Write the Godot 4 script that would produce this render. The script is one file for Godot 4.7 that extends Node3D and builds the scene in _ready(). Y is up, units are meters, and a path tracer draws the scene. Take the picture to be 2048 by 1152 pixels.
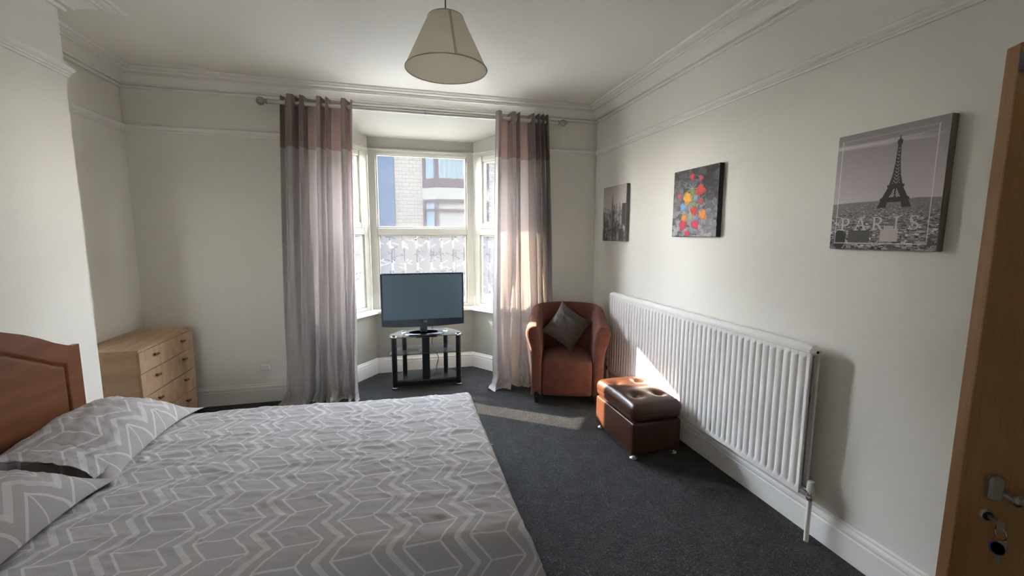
extends Node3D
# A bed-sitting room with a bay window. Metres, y up; the camera stands at x = 0, z = 0; the bay lies towards -z.

const XR := 2.055      # right wall
const XA := -2.16      # left wall in the alcove
const XC := -1.71      # front of the chimney breast
const ZC := -2.93      # far side of the chimney breast
const ZB := -4.297     # wall with the bay opening
const ZF := 1.0        # wall behind the camera
const H := 2.863       # ceiling
const BL := Vector2(-0.30, -4.94)   # bay corners (x, z)
const BR := Vector2(0.826, -4.94)

var M := {}
var taken := {}
var rng := RandomNumberGenerator.new()


func _ready() -> void:
	rng.seed = 7
	# camera
	var cam := Camera3D.new()
	cam.name = "camera"
	cam.fov = 68.2
	cam.near = 0.02
	cam.far = 300.0
	add_child(cam)
	cam.position = Vector3(0, 1.55, 0)
	cam.rotation = Vector3(-0.1225, -0.2565, 0.0028)
	cam.current = true
	# sky and exposure
	var env := Environment.new()
	var sm := ProceduralSkyMaterial.new()
	sm.sky_top_color = Color(0.78, 0.83, 0.9)
	sm.sky_horizon_color = Color(0.98, 0.96, 0.92)
	sm.sky_curve = 0.15
	sm.ground_bottom_color = Color(0.45, 0.44, 0.42)
	sm.ground_horizon_color = Color(0.62, 0.61, 0.58)
	sm.sun_angle_max = 1.0
	var sky := Sky.new()
	sky.sky_material = sm
	env.background_mode = Environment.BG_SKY
	env.sky = sky
	env.background_energy_multiplier = 8.0
	env.tonemap_mode = Environment.TONE_MAPPER_LINEAR
	env.tonemap_exposure = 11.9
	env.sdfgi_enabled = true
	env.ssao_enabled = true
	env.ssil_enabled = true
	var we := WorldEnvironment.new()
	we.name = "world"
	we.environment = env
	add_child(we)
	# sun, low on the left behind the house across the street
	var sun := DirectionalLight3D.new()
	sun.name = "sun"
	sun.light_color = Color(1.0, 0.94, 0.84)
	sun.light_energy = 1.9
	sun.light_angular_distance = 0.6
	sun.shadow_enabled = true
	add_child(sun)
	sun.look_at_from_position(Vector3(-14, 10.4, -10), Vector3.ZERO, Vector3.UP)
	materials()
	shell()
	bay_window()
	street()
	door()
	radiator()
	curtains()
	tv_and_stand()
	bed()
	chest()
	armchair()
	ottoman()
	pictures()
	lamp()
	socket()


# ---------------------------------------------------------------- helpers

class MB:
	# collects triangles; smooth shapes are welded and averaged in smooth()
	var v := PackedVector3Array()
	var n := PackedVector3Array()
	var t := PackedVector2Array()

	func tri(a: Vector3, b: Vector3, c: Vector3, out: Vector3, ta := Vector2.ZERO, tb := Vector2.ZERO, tc := Vector2.ZERO) -> void:
		var f := (c - a).cross(b - a)
		if f.length_squared() < 1e-18:
			return
		f = f.normalized()
		if f.dot(out) < 0.0:
			f = -f
			v.append_array([a, c, b])
			t.append_array([ta, tc, tb])
		else:
			v.append_array([a, b, c])
			t.append_array([ta, tb, tc])
		n.append_array([f, f, f])

	func quad(a: Vector3, b: Vector3, c: Vector3, d: Vector3, out: Vector3, ta := Vector2.ZERO, tb := Vector2.ZERO, tc := Vector2.ZERO, td := Vector2.ZERO) -> void:
		tri(a, b, c, out, ta, tb, tc)
		tri(a, c, d, out, ta, tc, td)

	func box(c: Vector3, s: Vector3, b := 0.0, q := Basis()) -> MB:
		# chamfered box; uv in metres
		var h := s * 0.5
		b = minf(b, minf(h.x, minf(h.y, h.z)) * 0.98)
		for ax in 3:
			var i := (ax + 1) % 3
			var j := (ax + 2) % 3
			for sg in [-1.0, 1.0]:
				var p := []
				var uvs := []
				for k in [[-1, -1], [1, -1], [1, 1], [-1, 1]]:
					var w := Vector3()
					w[ax] = h[ax] * sg
					w[i] = (h[i] - b) * k[0]
					w[j] = (h[j] - b) * k[1]
					p.append(c + q * w)
					uvs.append(Vector2(w.z, -w.y) if ax == 0 else Vector2(w.x, w.z) if ax == 1 else Vector2(w.x, -w.y))
				var o := Vector3()
				o[ax] = sg
				quad(p[0], p[1], p[2], p[3], q * o, uvs[0], uvs[1], uvs[2], uvs[3])
		if b > 0.0:
			for ax in 3:
				var i := (ax + 1) % 3
				var j := (ax + 2) % 3
				for si in [-1.0, 1.0]:
					for sj in [-1.0, 1.0]:
						var p := []
						for k in [[-1, 0], [1, 0], [1, 1], [-1, 1]]:
							var w := Vector3()
							w[ax] = (h[ax] - b) * k[0]
							w[i] = (h[i] - (b if k[1] == 1 else 0.0)) * si
							w[j] = (h[j] - (b if k[1] == 0 else 0.0)) * sj
							p.append(c + q * w)
						var o := Vector3()
						o[i] = si
						o[j] = sj
						quad(p[0], p[1], p[2], p[3], q * o)
			for sx in [-1.0, 1.0]:
				for sy in [-1.0, 1.0]:
					for sz in [-1.0, 1.0]:
						var o := Vector3(sx, sy, sz)
						tri(c + q * (o * Vector3(h.x, h.y - b, h.z - b)), c + q * (o * Vector3(h.x - b, h.y, h.z - b)), c + q * (o * Vector3(h.x - b, h.y - b, h.z)), q * o)
		return self

	func grid(p: Array, uv: Array, flip := false) -> MB:
		# p: rows of points; normals from neighbours
		var r := p.size()
		var c: int = p[0].size()
		var nn := []
		for i in r:
			var row := PackedVector3Array()
			for j in c:
				var du: Vector3 = p[i][mini(j + 1, c - 1)] - p[i][maxi(j - 1, 0)]
				if du.length_squared() < 1e-14 and i + 1 < r:
					du = p[i + 1][mini(j + 1, c - 1)] - p[i + 1][maxi(j - 1, 0)]
				if du.length_squared() < 1e-14 and i > 0:
					du = p[i - 1][mini(j + 1, c - 1)] - p[i - 1][maxi(j - 1, 0)]
				var dv: Vector3 = p[mini(i + 1, r - 1)][j] - p[maxi(i - 1, 0)][j]
				var q := du.cross(dv).normalized()
				row.append(-q if flip else q)
			nn.append(row)
		for i in r - 1:
			for j in c - 1:
				var k := [[i, j], [i, j + 1], [i + 1, j + 1], [i, j], [i + 1, j + 1], [i + 1, j]]
				var f: Vector3 = (p[i + 1][j + 1] - p[i][j]).cross(p[i][j + 1] - p[i][j])
				if f.dot(nn[i][j]) < 0.0:
					k = [[i, j], [i + 1, j + 1], [i, j + 1], [i, j], [i + 1, j], [i + 1, j + 1]]
				for e in k:
					v.append(p[e[0]][e[1]])
					n.append(nn[e[0]][e[1]])
					t.append(uv[e[0]][e[1]] if uv else Vector2(p[e[0]][e[1]].x, p[e[0]][e[1]].z))
		return self

	func prism(poly: PackedVector2Array, o: Vector3, ex: Vector3, ey: Vector3, along: Vector3, cap := true, shear := Vector2.ZERO) -> MB:
		# closed outline in the plane (ex, ey), swept from o by «along»; shear: how much longer each end grows per metre of ex (mitres)
		var c := Vector2()
		for q in poly:
			c += q / poly.size()
		var d := along.normalized()
		var m := poly.size()
		var a := PackedVector3Array()
		var b := PackedVector3Array()
		for q in poly:
			var w := o + ex * q.x + ey * q.y
			a.append(w - d * q.x * shear.x)
			b.append(w + along + d * q.x * shear.y)
		var area := 0.0
		for i in m:
			area += poly[i].cross(poly[(i + 1) % m])
		for i in m:
			var j := (i + 1) % m
			var e := poly[j] - poly[i]
			var o2 := Vector2(e.y, -e.x) * signf(area)
			var l := along.length()
			quad(a[i], b[i], b[j], a[j], ex * o2.x + ey * o2.y, Vector2(0, i * 0.02), Vector2(l, i * 0.02), Vector2(l, j * 0.02), Vector2(0, j * 0.02))
		if cap:
			var ids := Geometry2D.triangulate_polygon(poly)
			for i in range(0, ids.size(), 3):
				tri(a[ids[i]], a[ids[i + 1]], a[ids[i + 2]], -d, poly[ids[i]], poly[ids[i + 1]], poly[ids[i + 2]])
				tri(b[ids[i]], b[ids[i + 1]], b[ids[i + 2]], d, poly[ids[i]], poly[ids[i + 1]], poly[ids[i + 2]])
		return self

	func lathe(prof: Array, o: Vector3, seg := 24, q := Basis()) -> MB:
		# prof: Vector2(radius, height) along q.y
		var rows := []
		var uvs := []
		for i in prof.size():
			var row := PackedVector3Array()
			var uu := PackedVector2Array()
			for k in seg + 1:
				var a := TAU * k / seg
				row.append(o + q * Vector3(cos(a) * prof[i].x, prof[i].y, sin(a) * prof[i].x))
				uu.append(Vector2(float(k) / seg, float(i) / (prof.size() - 1)))
			rows.append(row)
			uvs.append(uu)
		var start := n.size()
		grid(rows, uvs)
		# make the seam and the facing right
		for i in range(start, n.size()):
			var w := q.inverse() * (v[i] - o)
			var rad := Vector3(w.x, 0, w.z)
			if rad.length() < 1e-5:
				continue
			var nl := q.inverse() * n[i]
			var rn := Vector2(rad.normalized().dot(nl), nl.y)
			var side := Vector3(-rad.z, 0, rad.x).normalized()
			nl -= side * nl.dot(side)
			n[i] = (q * nl).normalized() if nl.length() > 1e-5 else n[i]
		return self

	func tube(path: PackedVector3Array, r: float, seg := 10, caps := true) -> MB:
		var rows := []
		var up := Vector3(0.13, 0.31, 0.94).normalized()
		var m := path.size()
		for i in m:
			var d := (path[mini(i + 1, m - 1)] - path[maxi(i - 1, 0)]).normalized()
			var s := d.cross(up).normalized()
			if s.length() < 0.5:
				s = d.cross(Vector3.RIGHT).normalized()
			up = s.cross(d).normalized()
			var row := PackedVector3Array()
			for k in seg + 1:
				var a := TAU * k / seg
				row.append(path[i] + (s * cos(a) + up * sin(a)) * r)
			rows.append(row)
		var start := n.size()
		grid(rows, [])
		for i in range(start, v.size()):
			t[i] = Vector2(v[i].x + v[i].z, v[i].y)
		if caps:
			for k in seg:
				tri(path[0], rows[0][k], rows[0][k + 1], path[0] - path[1])
				tri(path[m - 1], rows[m - 1][k], rows[m - 1][k + 1], path[m - 1] - path[m - 2])
		return self

	func smooth(limit := 180.0) -> MB:
		# average the normals of corners that share a place (those within «limit» degrees)
		var at := {}
		for i in v.size():
			var key := Vector3i((v[i] * 20000.0).round())
			if not at.has(key):
				at[key] = []
			at[key].append(i)
		var c := cos(deg_to_rad(limit))
		var out := n.duplicate()
		for key in at:
			for i in at[key]:
				var s := Vector3()
				for j in at[key]:
					if limit >= 180.0 or n[i].dot(n[j]) >= c:
						s += n[j]
				if s.length() > 1e-6:
					out[i] = s.normalized()
		n = out
		return self

	func mesh() -> ArrayMesh:
		var a := []
		a.resize(Mesh.ARRAY_MAX)
		a[Mesh.ARRAY_VERTEX] = v
		a[Mesh.ARRAY_NORMAL] = n
		a[Mesh.ARRAY_TEX_UV] = t
		var m := ArrayMesh.new()
		m.add_surface_from_arrays(Mesh.PRIMITIVE_TRIANGLES, a)
		return m


func numbered(called: String) -> String:
	if not taken.has(called):
		taken[called] = 0
		return called
	taken[called] += 1
	return "%s_%03d" % [called, taken[called]]


func put(called: String, b: MB, m: Material, parent: Node3D = null) -> MeshInstance3D:
	var o := MeshInstance3D.new()
	o.mesh = b.mesh()
	o.material_override = m
	if parent:
		var base := called
		var k := 0
		while parent.has_node(NodePath(called)):
			k += 1
			called = "%s_%03d" % [base, k]
		o.name = called
		parent.add_child(o, true)
	else:
		o.name = numbered(called)
		add_child(o, true)
	return o


func thing(called: String, label: String, category: String, at := Vector3.ZERO, turn := 0.0, group := "") -> Node3D:
	var o := Node3D.new()
	o.name = numbered(called)
	add_child(o, true)
	o.position = at
	o.rotation.y = turn
	tag(o, label, category, group)
	return o


func tag(o: Node, label: String, category: String, group := "") -> void:
	o.set_meta("label", label)
	o.set_meta("category", category)
	if group:
		o.set_meta("group", group)


func struct(called: String, b: MB, m: Material, label: String, category: String) -> MeshInstance3D:
	var o := put(called, b, m)
	o.set_meta("kind", "structure")
	tag(o, label, category)
	return o


func struct_root(called: String, label: String, category: String, at := Vector3.ZERO, turn := 0.0) -> Node3D:
	var o := thing(called, label, category, at, turn)
	o.set_meta("kind", "structure")
	return o


func catmull(p: Array, f: float) -> Variant:
	# p: equally spaced values (float or vector)
	var m := p.size() - 1
	var x := clampf(f, 0, 1) * m
	var i := mini(int(x), m - 1)
	var u := x - i
	var a = p[maxi(i - 1, 0)]
	var b = p[i]
	var c = p[i + 1]
	var d = p[mini(i + 2, m)]
	return 0.5 * ((2.0 * b) + (c - a) * u + (2.0 * a - 5.0 * b + 4.0 * c - d) * u * u + (3.0 * b - a - 3.0 * c + d) * u * u * u)


func lookup(tab: Array, x: float) -> float:
	# piecewise linear table of Vector2(x, y)
	if x <= tab[0].x:
		return tab[0].y
	for i in range(1, tab.size()):
		if x <= tab[i].x:
			return lerpf(tab[i - 1].y, tab[i].y, (x - tab[i - 1].x) / (tab[i].x - tab[i - 1].x))
	return tab[-1].y


func noise3(freq: float, sd: int, oct := 3) -> FastNoiseLite:
	var f := FastNoiseLite.new()
	f.seed = sd
	f.frequency = freq
	f.fractal_octaves = oct
	f.noise_type = FastNoiseLite.TYPE_SIMPLEX_SMOOTH
	return f


func rounded_box(s: Vector3, r: float, k: int, warp = null) -> MB:
	# cube with rounded edges, k cells a side; warp(p, s) may move each point
	var b := MB.new()
	var h := s * 0.5
	var inner := h - Vector3.ONE * r
	for ax in 3:
		var i := (ax + 1) % 3
		var j := (ax + 2) % 3
		for sg in [-1.0, 1.0]:
			var rows := []
			var uvs := []
			for a in k + 1:
				var row := PackedVector3Array()
				var uu := PackedVector2Array()
				for c in k + 1:
					var w := Vector3()
					w[ax] = h[ax] * sg
					# cells crowd towards the edges
					w[i] = h[i] * sin((float(a) / k - 0.5) * PI * 0.96) / sin(0.48 * PI)
					w[j] = h[j] * sin((float(c) / k - 0.5) * PI * 0.96) / sin(0.48 * PI)
					var core := w.clamp(-inner, inner)
					var q := core + (w - core).normalized() * r
					uu.append(Vector2(w[i], w[j]))
					row.append(warp.call(q) if warp != null else q)
				rows.append(row)
				uvs.append(uu)
			b.grid(rows, uvs, sg < 0)
	return b.smooth()


# small painter for printed pictures and woven patterns

func img(w: int, h: int, c: Color) -> Image:
	var im := Image.create(w, h, false, Image.FORMAT_RGB8)
	im.fill(c)
	return im


func blot(im: Image, x: float, y: float, rx: float, ry: float, c: Color, wob := 0.0, a := 1.0) -> void:
	var w := im.get_width()
	var h := im.get_height()
	var ph := rng.randf() * TAU
	for py in range(maxi(0, int(y - ry * 1.4)), mini(h, int(y + ry * 1.4) + 1)):
		for px in range(maxi(0, int(x - rx * 1.4)), mini(w, int(x + rx * 1.4) + 1)):
			var dx := (px - x) / rx
			var dy := (py - y) / ry
			var an := atan2(dy, dx)
			if sqrt(dx * dx + dy * dy) < 1.0 + wob * (sin(an * 3 + ph) + 0.6 * sin(an * 5 + ph * 2)):
				im.set_pixel(px, py, im.get_pixel(px, py).lerp(c, a))


func stroke(im: Image, a: Vector2, b: Vector2, wd: float, c: Color, al := 1.0, wrap := false) -> void:
	var w := im.get_width()
	var h := im.get_height()
	var lo := a.min(b) - Vector2.ONE * (wd + 1)
	var hi := a.max(b) + Vector2.ONE * (wd + 1)
	for py in range(int(floor(lo.y)), int(ceil(hi.y)) + 1):
		for px in range(int(floor(lo.x)), int(ceil(hi.x)) + 1):
			var p := Vector2(px, py)
			var d := Geometry2D.get_closest_point_to_segment(p, a, b).distance_to(p)
			var k := clampf(wd * 0.5 - d + 0.5, 0, 1) * al
			if k <= 0.0:
				continue
			var qx := px
			var qy := py
			if wrap:
				qx = posmod(px, w)
				qy = posmod(py, h)
			elif px < 0 or py < 0 or px >= w or py >= h:
				continue
			im.set_pixel(qx, qy, im.get_pixel(qx, qy).lerp(c, k))


func rect(im: Image, x: float, y: float, w: float, h: float, c: Color) -> void:
	im.fill_rect(Rect2i(int(x), int(y), maxi(1, int(w)), maxi(1, int(h))), c)


func grain(im: Image, amount: float) -> void:
	var w := im.get_width()
	for y in im.get_height():
		for x in w:
			var c := im.get_pixel(x, y)
			var g := (rng.randf() - 0.5) * amount
			im.set_pixel(x, y, Color(clampf(c.r + g, 0, 1), clampf(c.g + g, 0, 1), clampf(c.b + g, 0, 1)))


func tex(im: Image) -> ImageTexture:
	return ImageTexture.create_from_image(im)


# ---------------------------------------------------------------- materials

func mat(c: Color, rough := 0.6, metal := 0.0) -> StandardMaterial3D:
	var m := StandardMaterial3D.new()
	m.albedo_color = c
	m.roughness = rough
	m.metallic = metal
	return m


func noise_tex(freq: float, sd: int, size := 512, oct := 4, normal := false, strength := 4.0) -> NoiseTexture2D:
	var t := NoiseTexture2D.new()
	t.width = size
	t.height = size
	t.seamless = true
	t.noise = noise3(freq, sd, oct)
	t.as_normal_map = normal
	t.bump_strength = strength
	return t


func bump(m: StandardMaterial3D, t: Texture2D, cm: float) -> void:
	m.heightmap_enabled = true
	m.heightmap_texture = t
	m.heightmap_scale = cm


func triplanar(m: StandardMaterial3D, s: float) -> void:
	m.uv1_triplanar = true
	m.uv1_world_triplanar = true
	m.uv1_scale = Vector3.ONE * s


func wood(base: Color, dark: Color, sd: int, stretch: float) -> ImageTexture:
	# grain along v; cathedral figure from warped rings
	var n1 := noise3(0.9, sd, 3)
	var n2 := noise3(6.0, sd + 1, 3)
	var im := Image.create(384, 384, false, Image.FORMAT_RGB8)
	for y in 384:
		for x in 384:
			var u := x / 384.0
			var w := y / 384.0
			var r := u * 7.0 + 1.6 * n1.get_noise_2d(u * 2.2, w * 2.2 / stretch)
			var ring := 0.5 + 0.5 * sin(r * TAU)
			var pore := n2.get_noise_2d(u * 30.0, w * 6.0 / stretch)
			var k := clampf(0.35 * ring + 0.5 * maxf(0.0, pore) + 0.12 * n2.get_noise_2d(u * 4.0, w), 0, 1)
			im.set_pixel(x, y, base.lerp(dark, k))
	return tex(im)


func materials() -> void:
	# painted plaster and woodwork
	var pl := mat(Color(0.915, 0.905, 0.87), 0.75)
	bump(pl, noise_tex(0.02, 3, 512, 4), 0.12)
	triplanar(pl, 0.9)
	M.wall = pl
	M.ceiling = mat(Color(0.945, 0.935, 0.90), 0.85)
	M.gloss = mat(Color(0.93, 0.92, 0.895), 0.35)
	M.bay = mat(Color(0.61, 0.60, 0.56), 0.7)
	M.upvc = mat(Color(0.68, 0.674, 0.632), 0.3)
	# carpet: fine fleck
	var fl := Image.create(512, 512, false, Image.FORMAT_RGB8)
	var fh := Image.create(512, 512, false, Image.FORMAT_RGB8)
	var cn := noise3(0.02, 5, 3)
	for y in 512:
		for x in 512:
			var k := rng.randf()
			var g := 0.19 + 0.15 * (k - 0.5) + 0.03 * cn.get_noise_2d(x, y)
			if k > 0.94:
				g += 0.12
			fl.set_pixel(x, y, Color(g, g * 0.99, g * 0.975))
			fh.set_pixel(x, y, Color(k, k, k))
	var cp := mat(Color.WHITE, 1.0)
	cp.albedo_texture = tex(fl)
	bump(cp, tex(fh), 0.5)
	triplanar(cp, 0.6)
	M.carpet = cp
	# wood
	M.oak = mat(Color.WHITE, 0.55)
	M.oak.albedo_texture = wood(Color(0.77, 0.645, 0.515), Color(0.64, 0.515, 0.395), 11, 6.0)
	M.oak_end = mat(Color(0.42, 0.31, 0.21), 0.6)
	M.mahogany = mat(Color.WHITE, 0.38)
	M.mahogany.albedo_texture = wood(Color(0.45, 0.265, 0.15), Color(0.33, 0.17, 0.085), 21, 5.0)
	M.veneer = mat(Color.WHITE, 0.5)
	M.veneer.albedo_texture = wood(Color(0.70, 0.535, 0.36), Color(0.58, 0.42, 0.265), 31, 8.0)
	M.dark_wood = mat(Color(0.16, 0.1, 0.075), 0.4)
	# radiator, metals
	M.enamel = mat(Color(0.95, 0.94, 0.925), 0.3)
	M.chrome = mat(Color(0.86, 0.85, 0.83), 0.22, 0.9)
	M.satin = mat(Color(0.70, 0.68, 0.65), 0.34, 0.75)
	M.rod = mat(Color(0.80, 0.79, 0.77), 0.28, 0.45)
	M.black_hole = mat(Color(0.03, 0.03, 0.03), 0.8)
	M.white_plastic = mat(Color(0.86, 0.86, 0.84), 0.4)
	# television and stand
	M.black_gloss = mat(Color(0.21, 0.26, 0.305), 0.15)
	M.screen = mat(Color(0.39, 0.485, 0.55), 0.3)  # blue-grey of room reflection and haze put into the screen colour
	M.black_metal = mat(Color(0.085, 0.10, 0.125), 0.35)
	M.smoked = mat(Color(0.34, 0.34, 0.335, 0.5), 0.3)
	M.smoked.transparency = BaseMaterial3D.TRANSPARENCY_ALPHA
	M.smoked.roughness = 0.26
	M.silver_print = mat(Color(0.75, 0.75, 0.76), 0.4)
	# glass and the frosted film
	M.glass = mat(Color(1, 1, 1, 0.05), 0.02)
	M.glass.transparency = BaseMaterial3D.TRANSPARENCY_ALPHA
	M.film = film_material()
	# fabrics
	M.curtain = mat(Color(0.745, 0.735, 0.73), 0.4)
	M.curtain.albedo_texture = weave_texture()
	M.curtain.uv1_scale = Vector3(4, 4, 4)
	M.curtain.backlight_enabled = true
	M.curtain.backlight = Color(0.6, 0.55, 0.53)
	M.curtain.rim_enabled = true
	M.curtain.rim = 0.5
	M.header = mat(Color(0.50, 0.465, 0.455), 0.42)
	M.header.backlight_enabled = true
	M.header.backlight = Color(0.46, 0.37, 0.34)
	M.header.rim_enabled = true
	M.header.rim = 0.4
	M.duvet = mat(Color.WHITE, 0.85)
	M.duvet.albedo_texture = chevron_texture()
	M.duvet.uv1_scale = Vector3(1.0 / 0.232, 1.0 / 0.19, 1)
	M.pillow = mat(Color.WHITE, 0.85)
	M.pillow.albedo_texture = M.duvet.albedo_texture
	M.pillow.uv1_scale = Vector3(1.0 / 0.26, 1.0 / 0.21, 1)
	M.pillow_inner = mat(Color(0.5, 0.49, 0.48), 0.9)
	M.sheet = mat(Color(0.6, 0.58, 0.57), 0.9)
	var su := mat(Color(0.44, 0.25, 0.20), 0.85)
	su.rim_enabled = true
	su.rim = 0.6
	su.rim_tint = 0.6
	su.albedo_texture = mottle(0.82, 1.0, 41)
	triplanar(su, 1.7)
	M.suede = su
	M.cushion = mat(Color(0.33, 0.295, 0.275), 0.5)
	M.cushion.rim_enabled = true
	M.cushion.rim = 0.4
	var le := mat(Color(0.262, 0.15, 0.10), 0.34)
	le.normal_enabled = true
	le.normal_texture = noise_tex(0.06, 9, 512, 3, true, 3.0)
	le.normal_scale = 0.35
	triplanar(le, 5.0)
	M.leather = le
	M.canvas_edge = mat(Color(0.5, 0.48, 0.465), 0.85)
	M.shade = mat(Color(0.94, 0.915, 0.86), 0.85)
	M.shade.backlight_enabled = true
	M.shade.backlight = Color(0.9, 0.87, 0.8)
	M.shade_trim = mat(Color(0.80, 0.77, 0.70), 0.85)
	M.shade_trim.backlight_enabled = true
	M.shade_trim.backlight = Color(0.5, 0.48, 0.43)
	M.cable = mat(Color(0.05, 0.05, 0.05), 0.5)


func mottle(lo: float, hi: float, sd: int) -> ImageTexture:
	var n1 := noise3(0.012, sd, 4)
	var im := Image.create(256, 256, false, Image.FORMAT_RGB8)
	for y in 256:
		for x in 256:
			var g := lerpf(lo, hi, clampf(0.5 + 0.9 * n1.get_noise_2d(absf(x - 128.0) * 2, absf(y - 128.0) * 2), 0, 1))
			im.set_pixel(x, y, Color(g, g, g))
	return tex(im)


func weave_texture() -> ImageTexture:
	# slub silk: faint horizontal threads of uneven length
	var im := img(256, 256, Color(0.97, 0.97, 0.97))
	for i in 130:
		var y := rng.randi_range(0, 255)
		var x := rng.randi_range(0, 255)
		var g := rng.randf_range(0.86, 1.0)
		stroke(im, Vector2(x, y), Vector2(x + rng.randf_range(20, 120), y), 1.2, Color(g, g, g), 0.7, true)
	return tex(im)


func chevron_texture() -> ImageTexture:
	# u: along the bed (0.232 m a repeat), v: across it (0.19 m)
	var w := 464
	var h := 380
	var im := img(w, h, Color(0.67, 0.646, 0.628))
	var pale := Color(0.80, 0.782, 0.766)
	var s := 2000.0
	for k in range(-1, 3):
		var x0 := k * w + 400.0
		for j in range(-1, 2):
			var y0 := j * h + 0.0
			# peak at y0, trough half a repeat on
			for ln in [[0.0, 15.0, 1.0], [-0.048, 40.0, 0.75], [-0.107, 15.0, 1.0]]:
				var xp: float = x0 + ln[0] * s
				var xt := xp - 0.072 * s
				stroke(im, Vector2(xp, y0), Vector2(xt, y0 + h * 0.5), ln[1], pale, ln[2])
				stroke(im, Vector2(xt, y0 + h * 0.5), Vector2(xp, y0 + h), ln[1], pale, ln[2])
			stroke(im, Vector2(x0, y0), Vector2(x0 + 0.125 * s, y0), 12, pale)
			stroke(im, Vector2(x0 - 0.072 * s, y0 + h * 0.5), Vector2(x0 + 0.053 * s, y0 + h * 0.5), 12, pale)
	grain(im, 0.035)
	return tex(im)


func film_material() -> StandardMaterial3D:
	# frosted film printed with bamboo canes and leaves
	var im := img(640, 512, Color(0.55, 0.548, 0.55))
	var dark := Color(0.455, 0.455, 0.465)
	var white := Color(0.85, 0.85, 0.85)
	for row in 2:
		var y0 := row * 256.0
		for i in 9:
			var x := 34.0 + i * 70.0 + rng.randf_range(-8, 8)
			stroke(im, Vector2(x, y0 + rng.randf_range(0, 20)), Vector2(x, y0 + 165), 7, dark, 0.8)
			stroke(im, Vector2(x + 3, y0 + 175), Vector2(x + 3, y0 + 250), 9, white, 0.95)
			if i % 2 == 0:
				stroke(im, Vector2(x + 15, y0 + 10), Vector2(x + 15, y0 + 150), 4, dark, 0.6)
			for k in 7:
				var p := Vector2(x + rng.randf_range(-30, 30), y0 + rng.randf_range(15, 240))
				var a := rng.randf_range(0.5, 1.1) * (1 if rng.randf() > 0.5 else -1)
				var l := rng.randf_range(18, 44)
				var c := white if p.y - y0 > 140 else dark
				stroke(im, p, p + Vector2(cos(a), sin(a)) * l, rng.randf_range(4, 9), c, 0.75)
	var m := mat(Color(1, 1, 1, 0.55), 0.6)
	m.uv1_scale = Vector3(0.8, 2.0, 1)
	m.albedo_texture = tex(im)
	m.transparency = BaseMaterial3D.TRANSPARENCY_ALPHA
	m.backlight_enabled = true
	m.backlight = Color(0.4, 0.4, 0.4)
	return m


# ---------------------------------------------------------------- the room

func corner(left: bool, d: float) -> Vector2:
	# bay corner moved inwards by d
	return BL + Vector2(0.5 * d, d) if left else BR + Vector2(-0.5 * d, d)


func bay_end(left: bool, d: float, z := ZB) -> Vector2:
	# where the slanting side of the bay, moved inwards by d, reaches z
	var c := corner(left, d)
	var t := (z - c.y) / 0.8
	return c + Vector2(-0.6 if left else 0.6, 0.8) * t


func slab(b: MB, pts: Array, y0: float, y1: float) -> void:
	b.prism(PackedVector2Array(pts), Vector3(0, y0, 0), Vector3(1, 0, 0), Vector3(0, 0, 1), Vector3(0, y1 - y0, 0))


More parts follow.
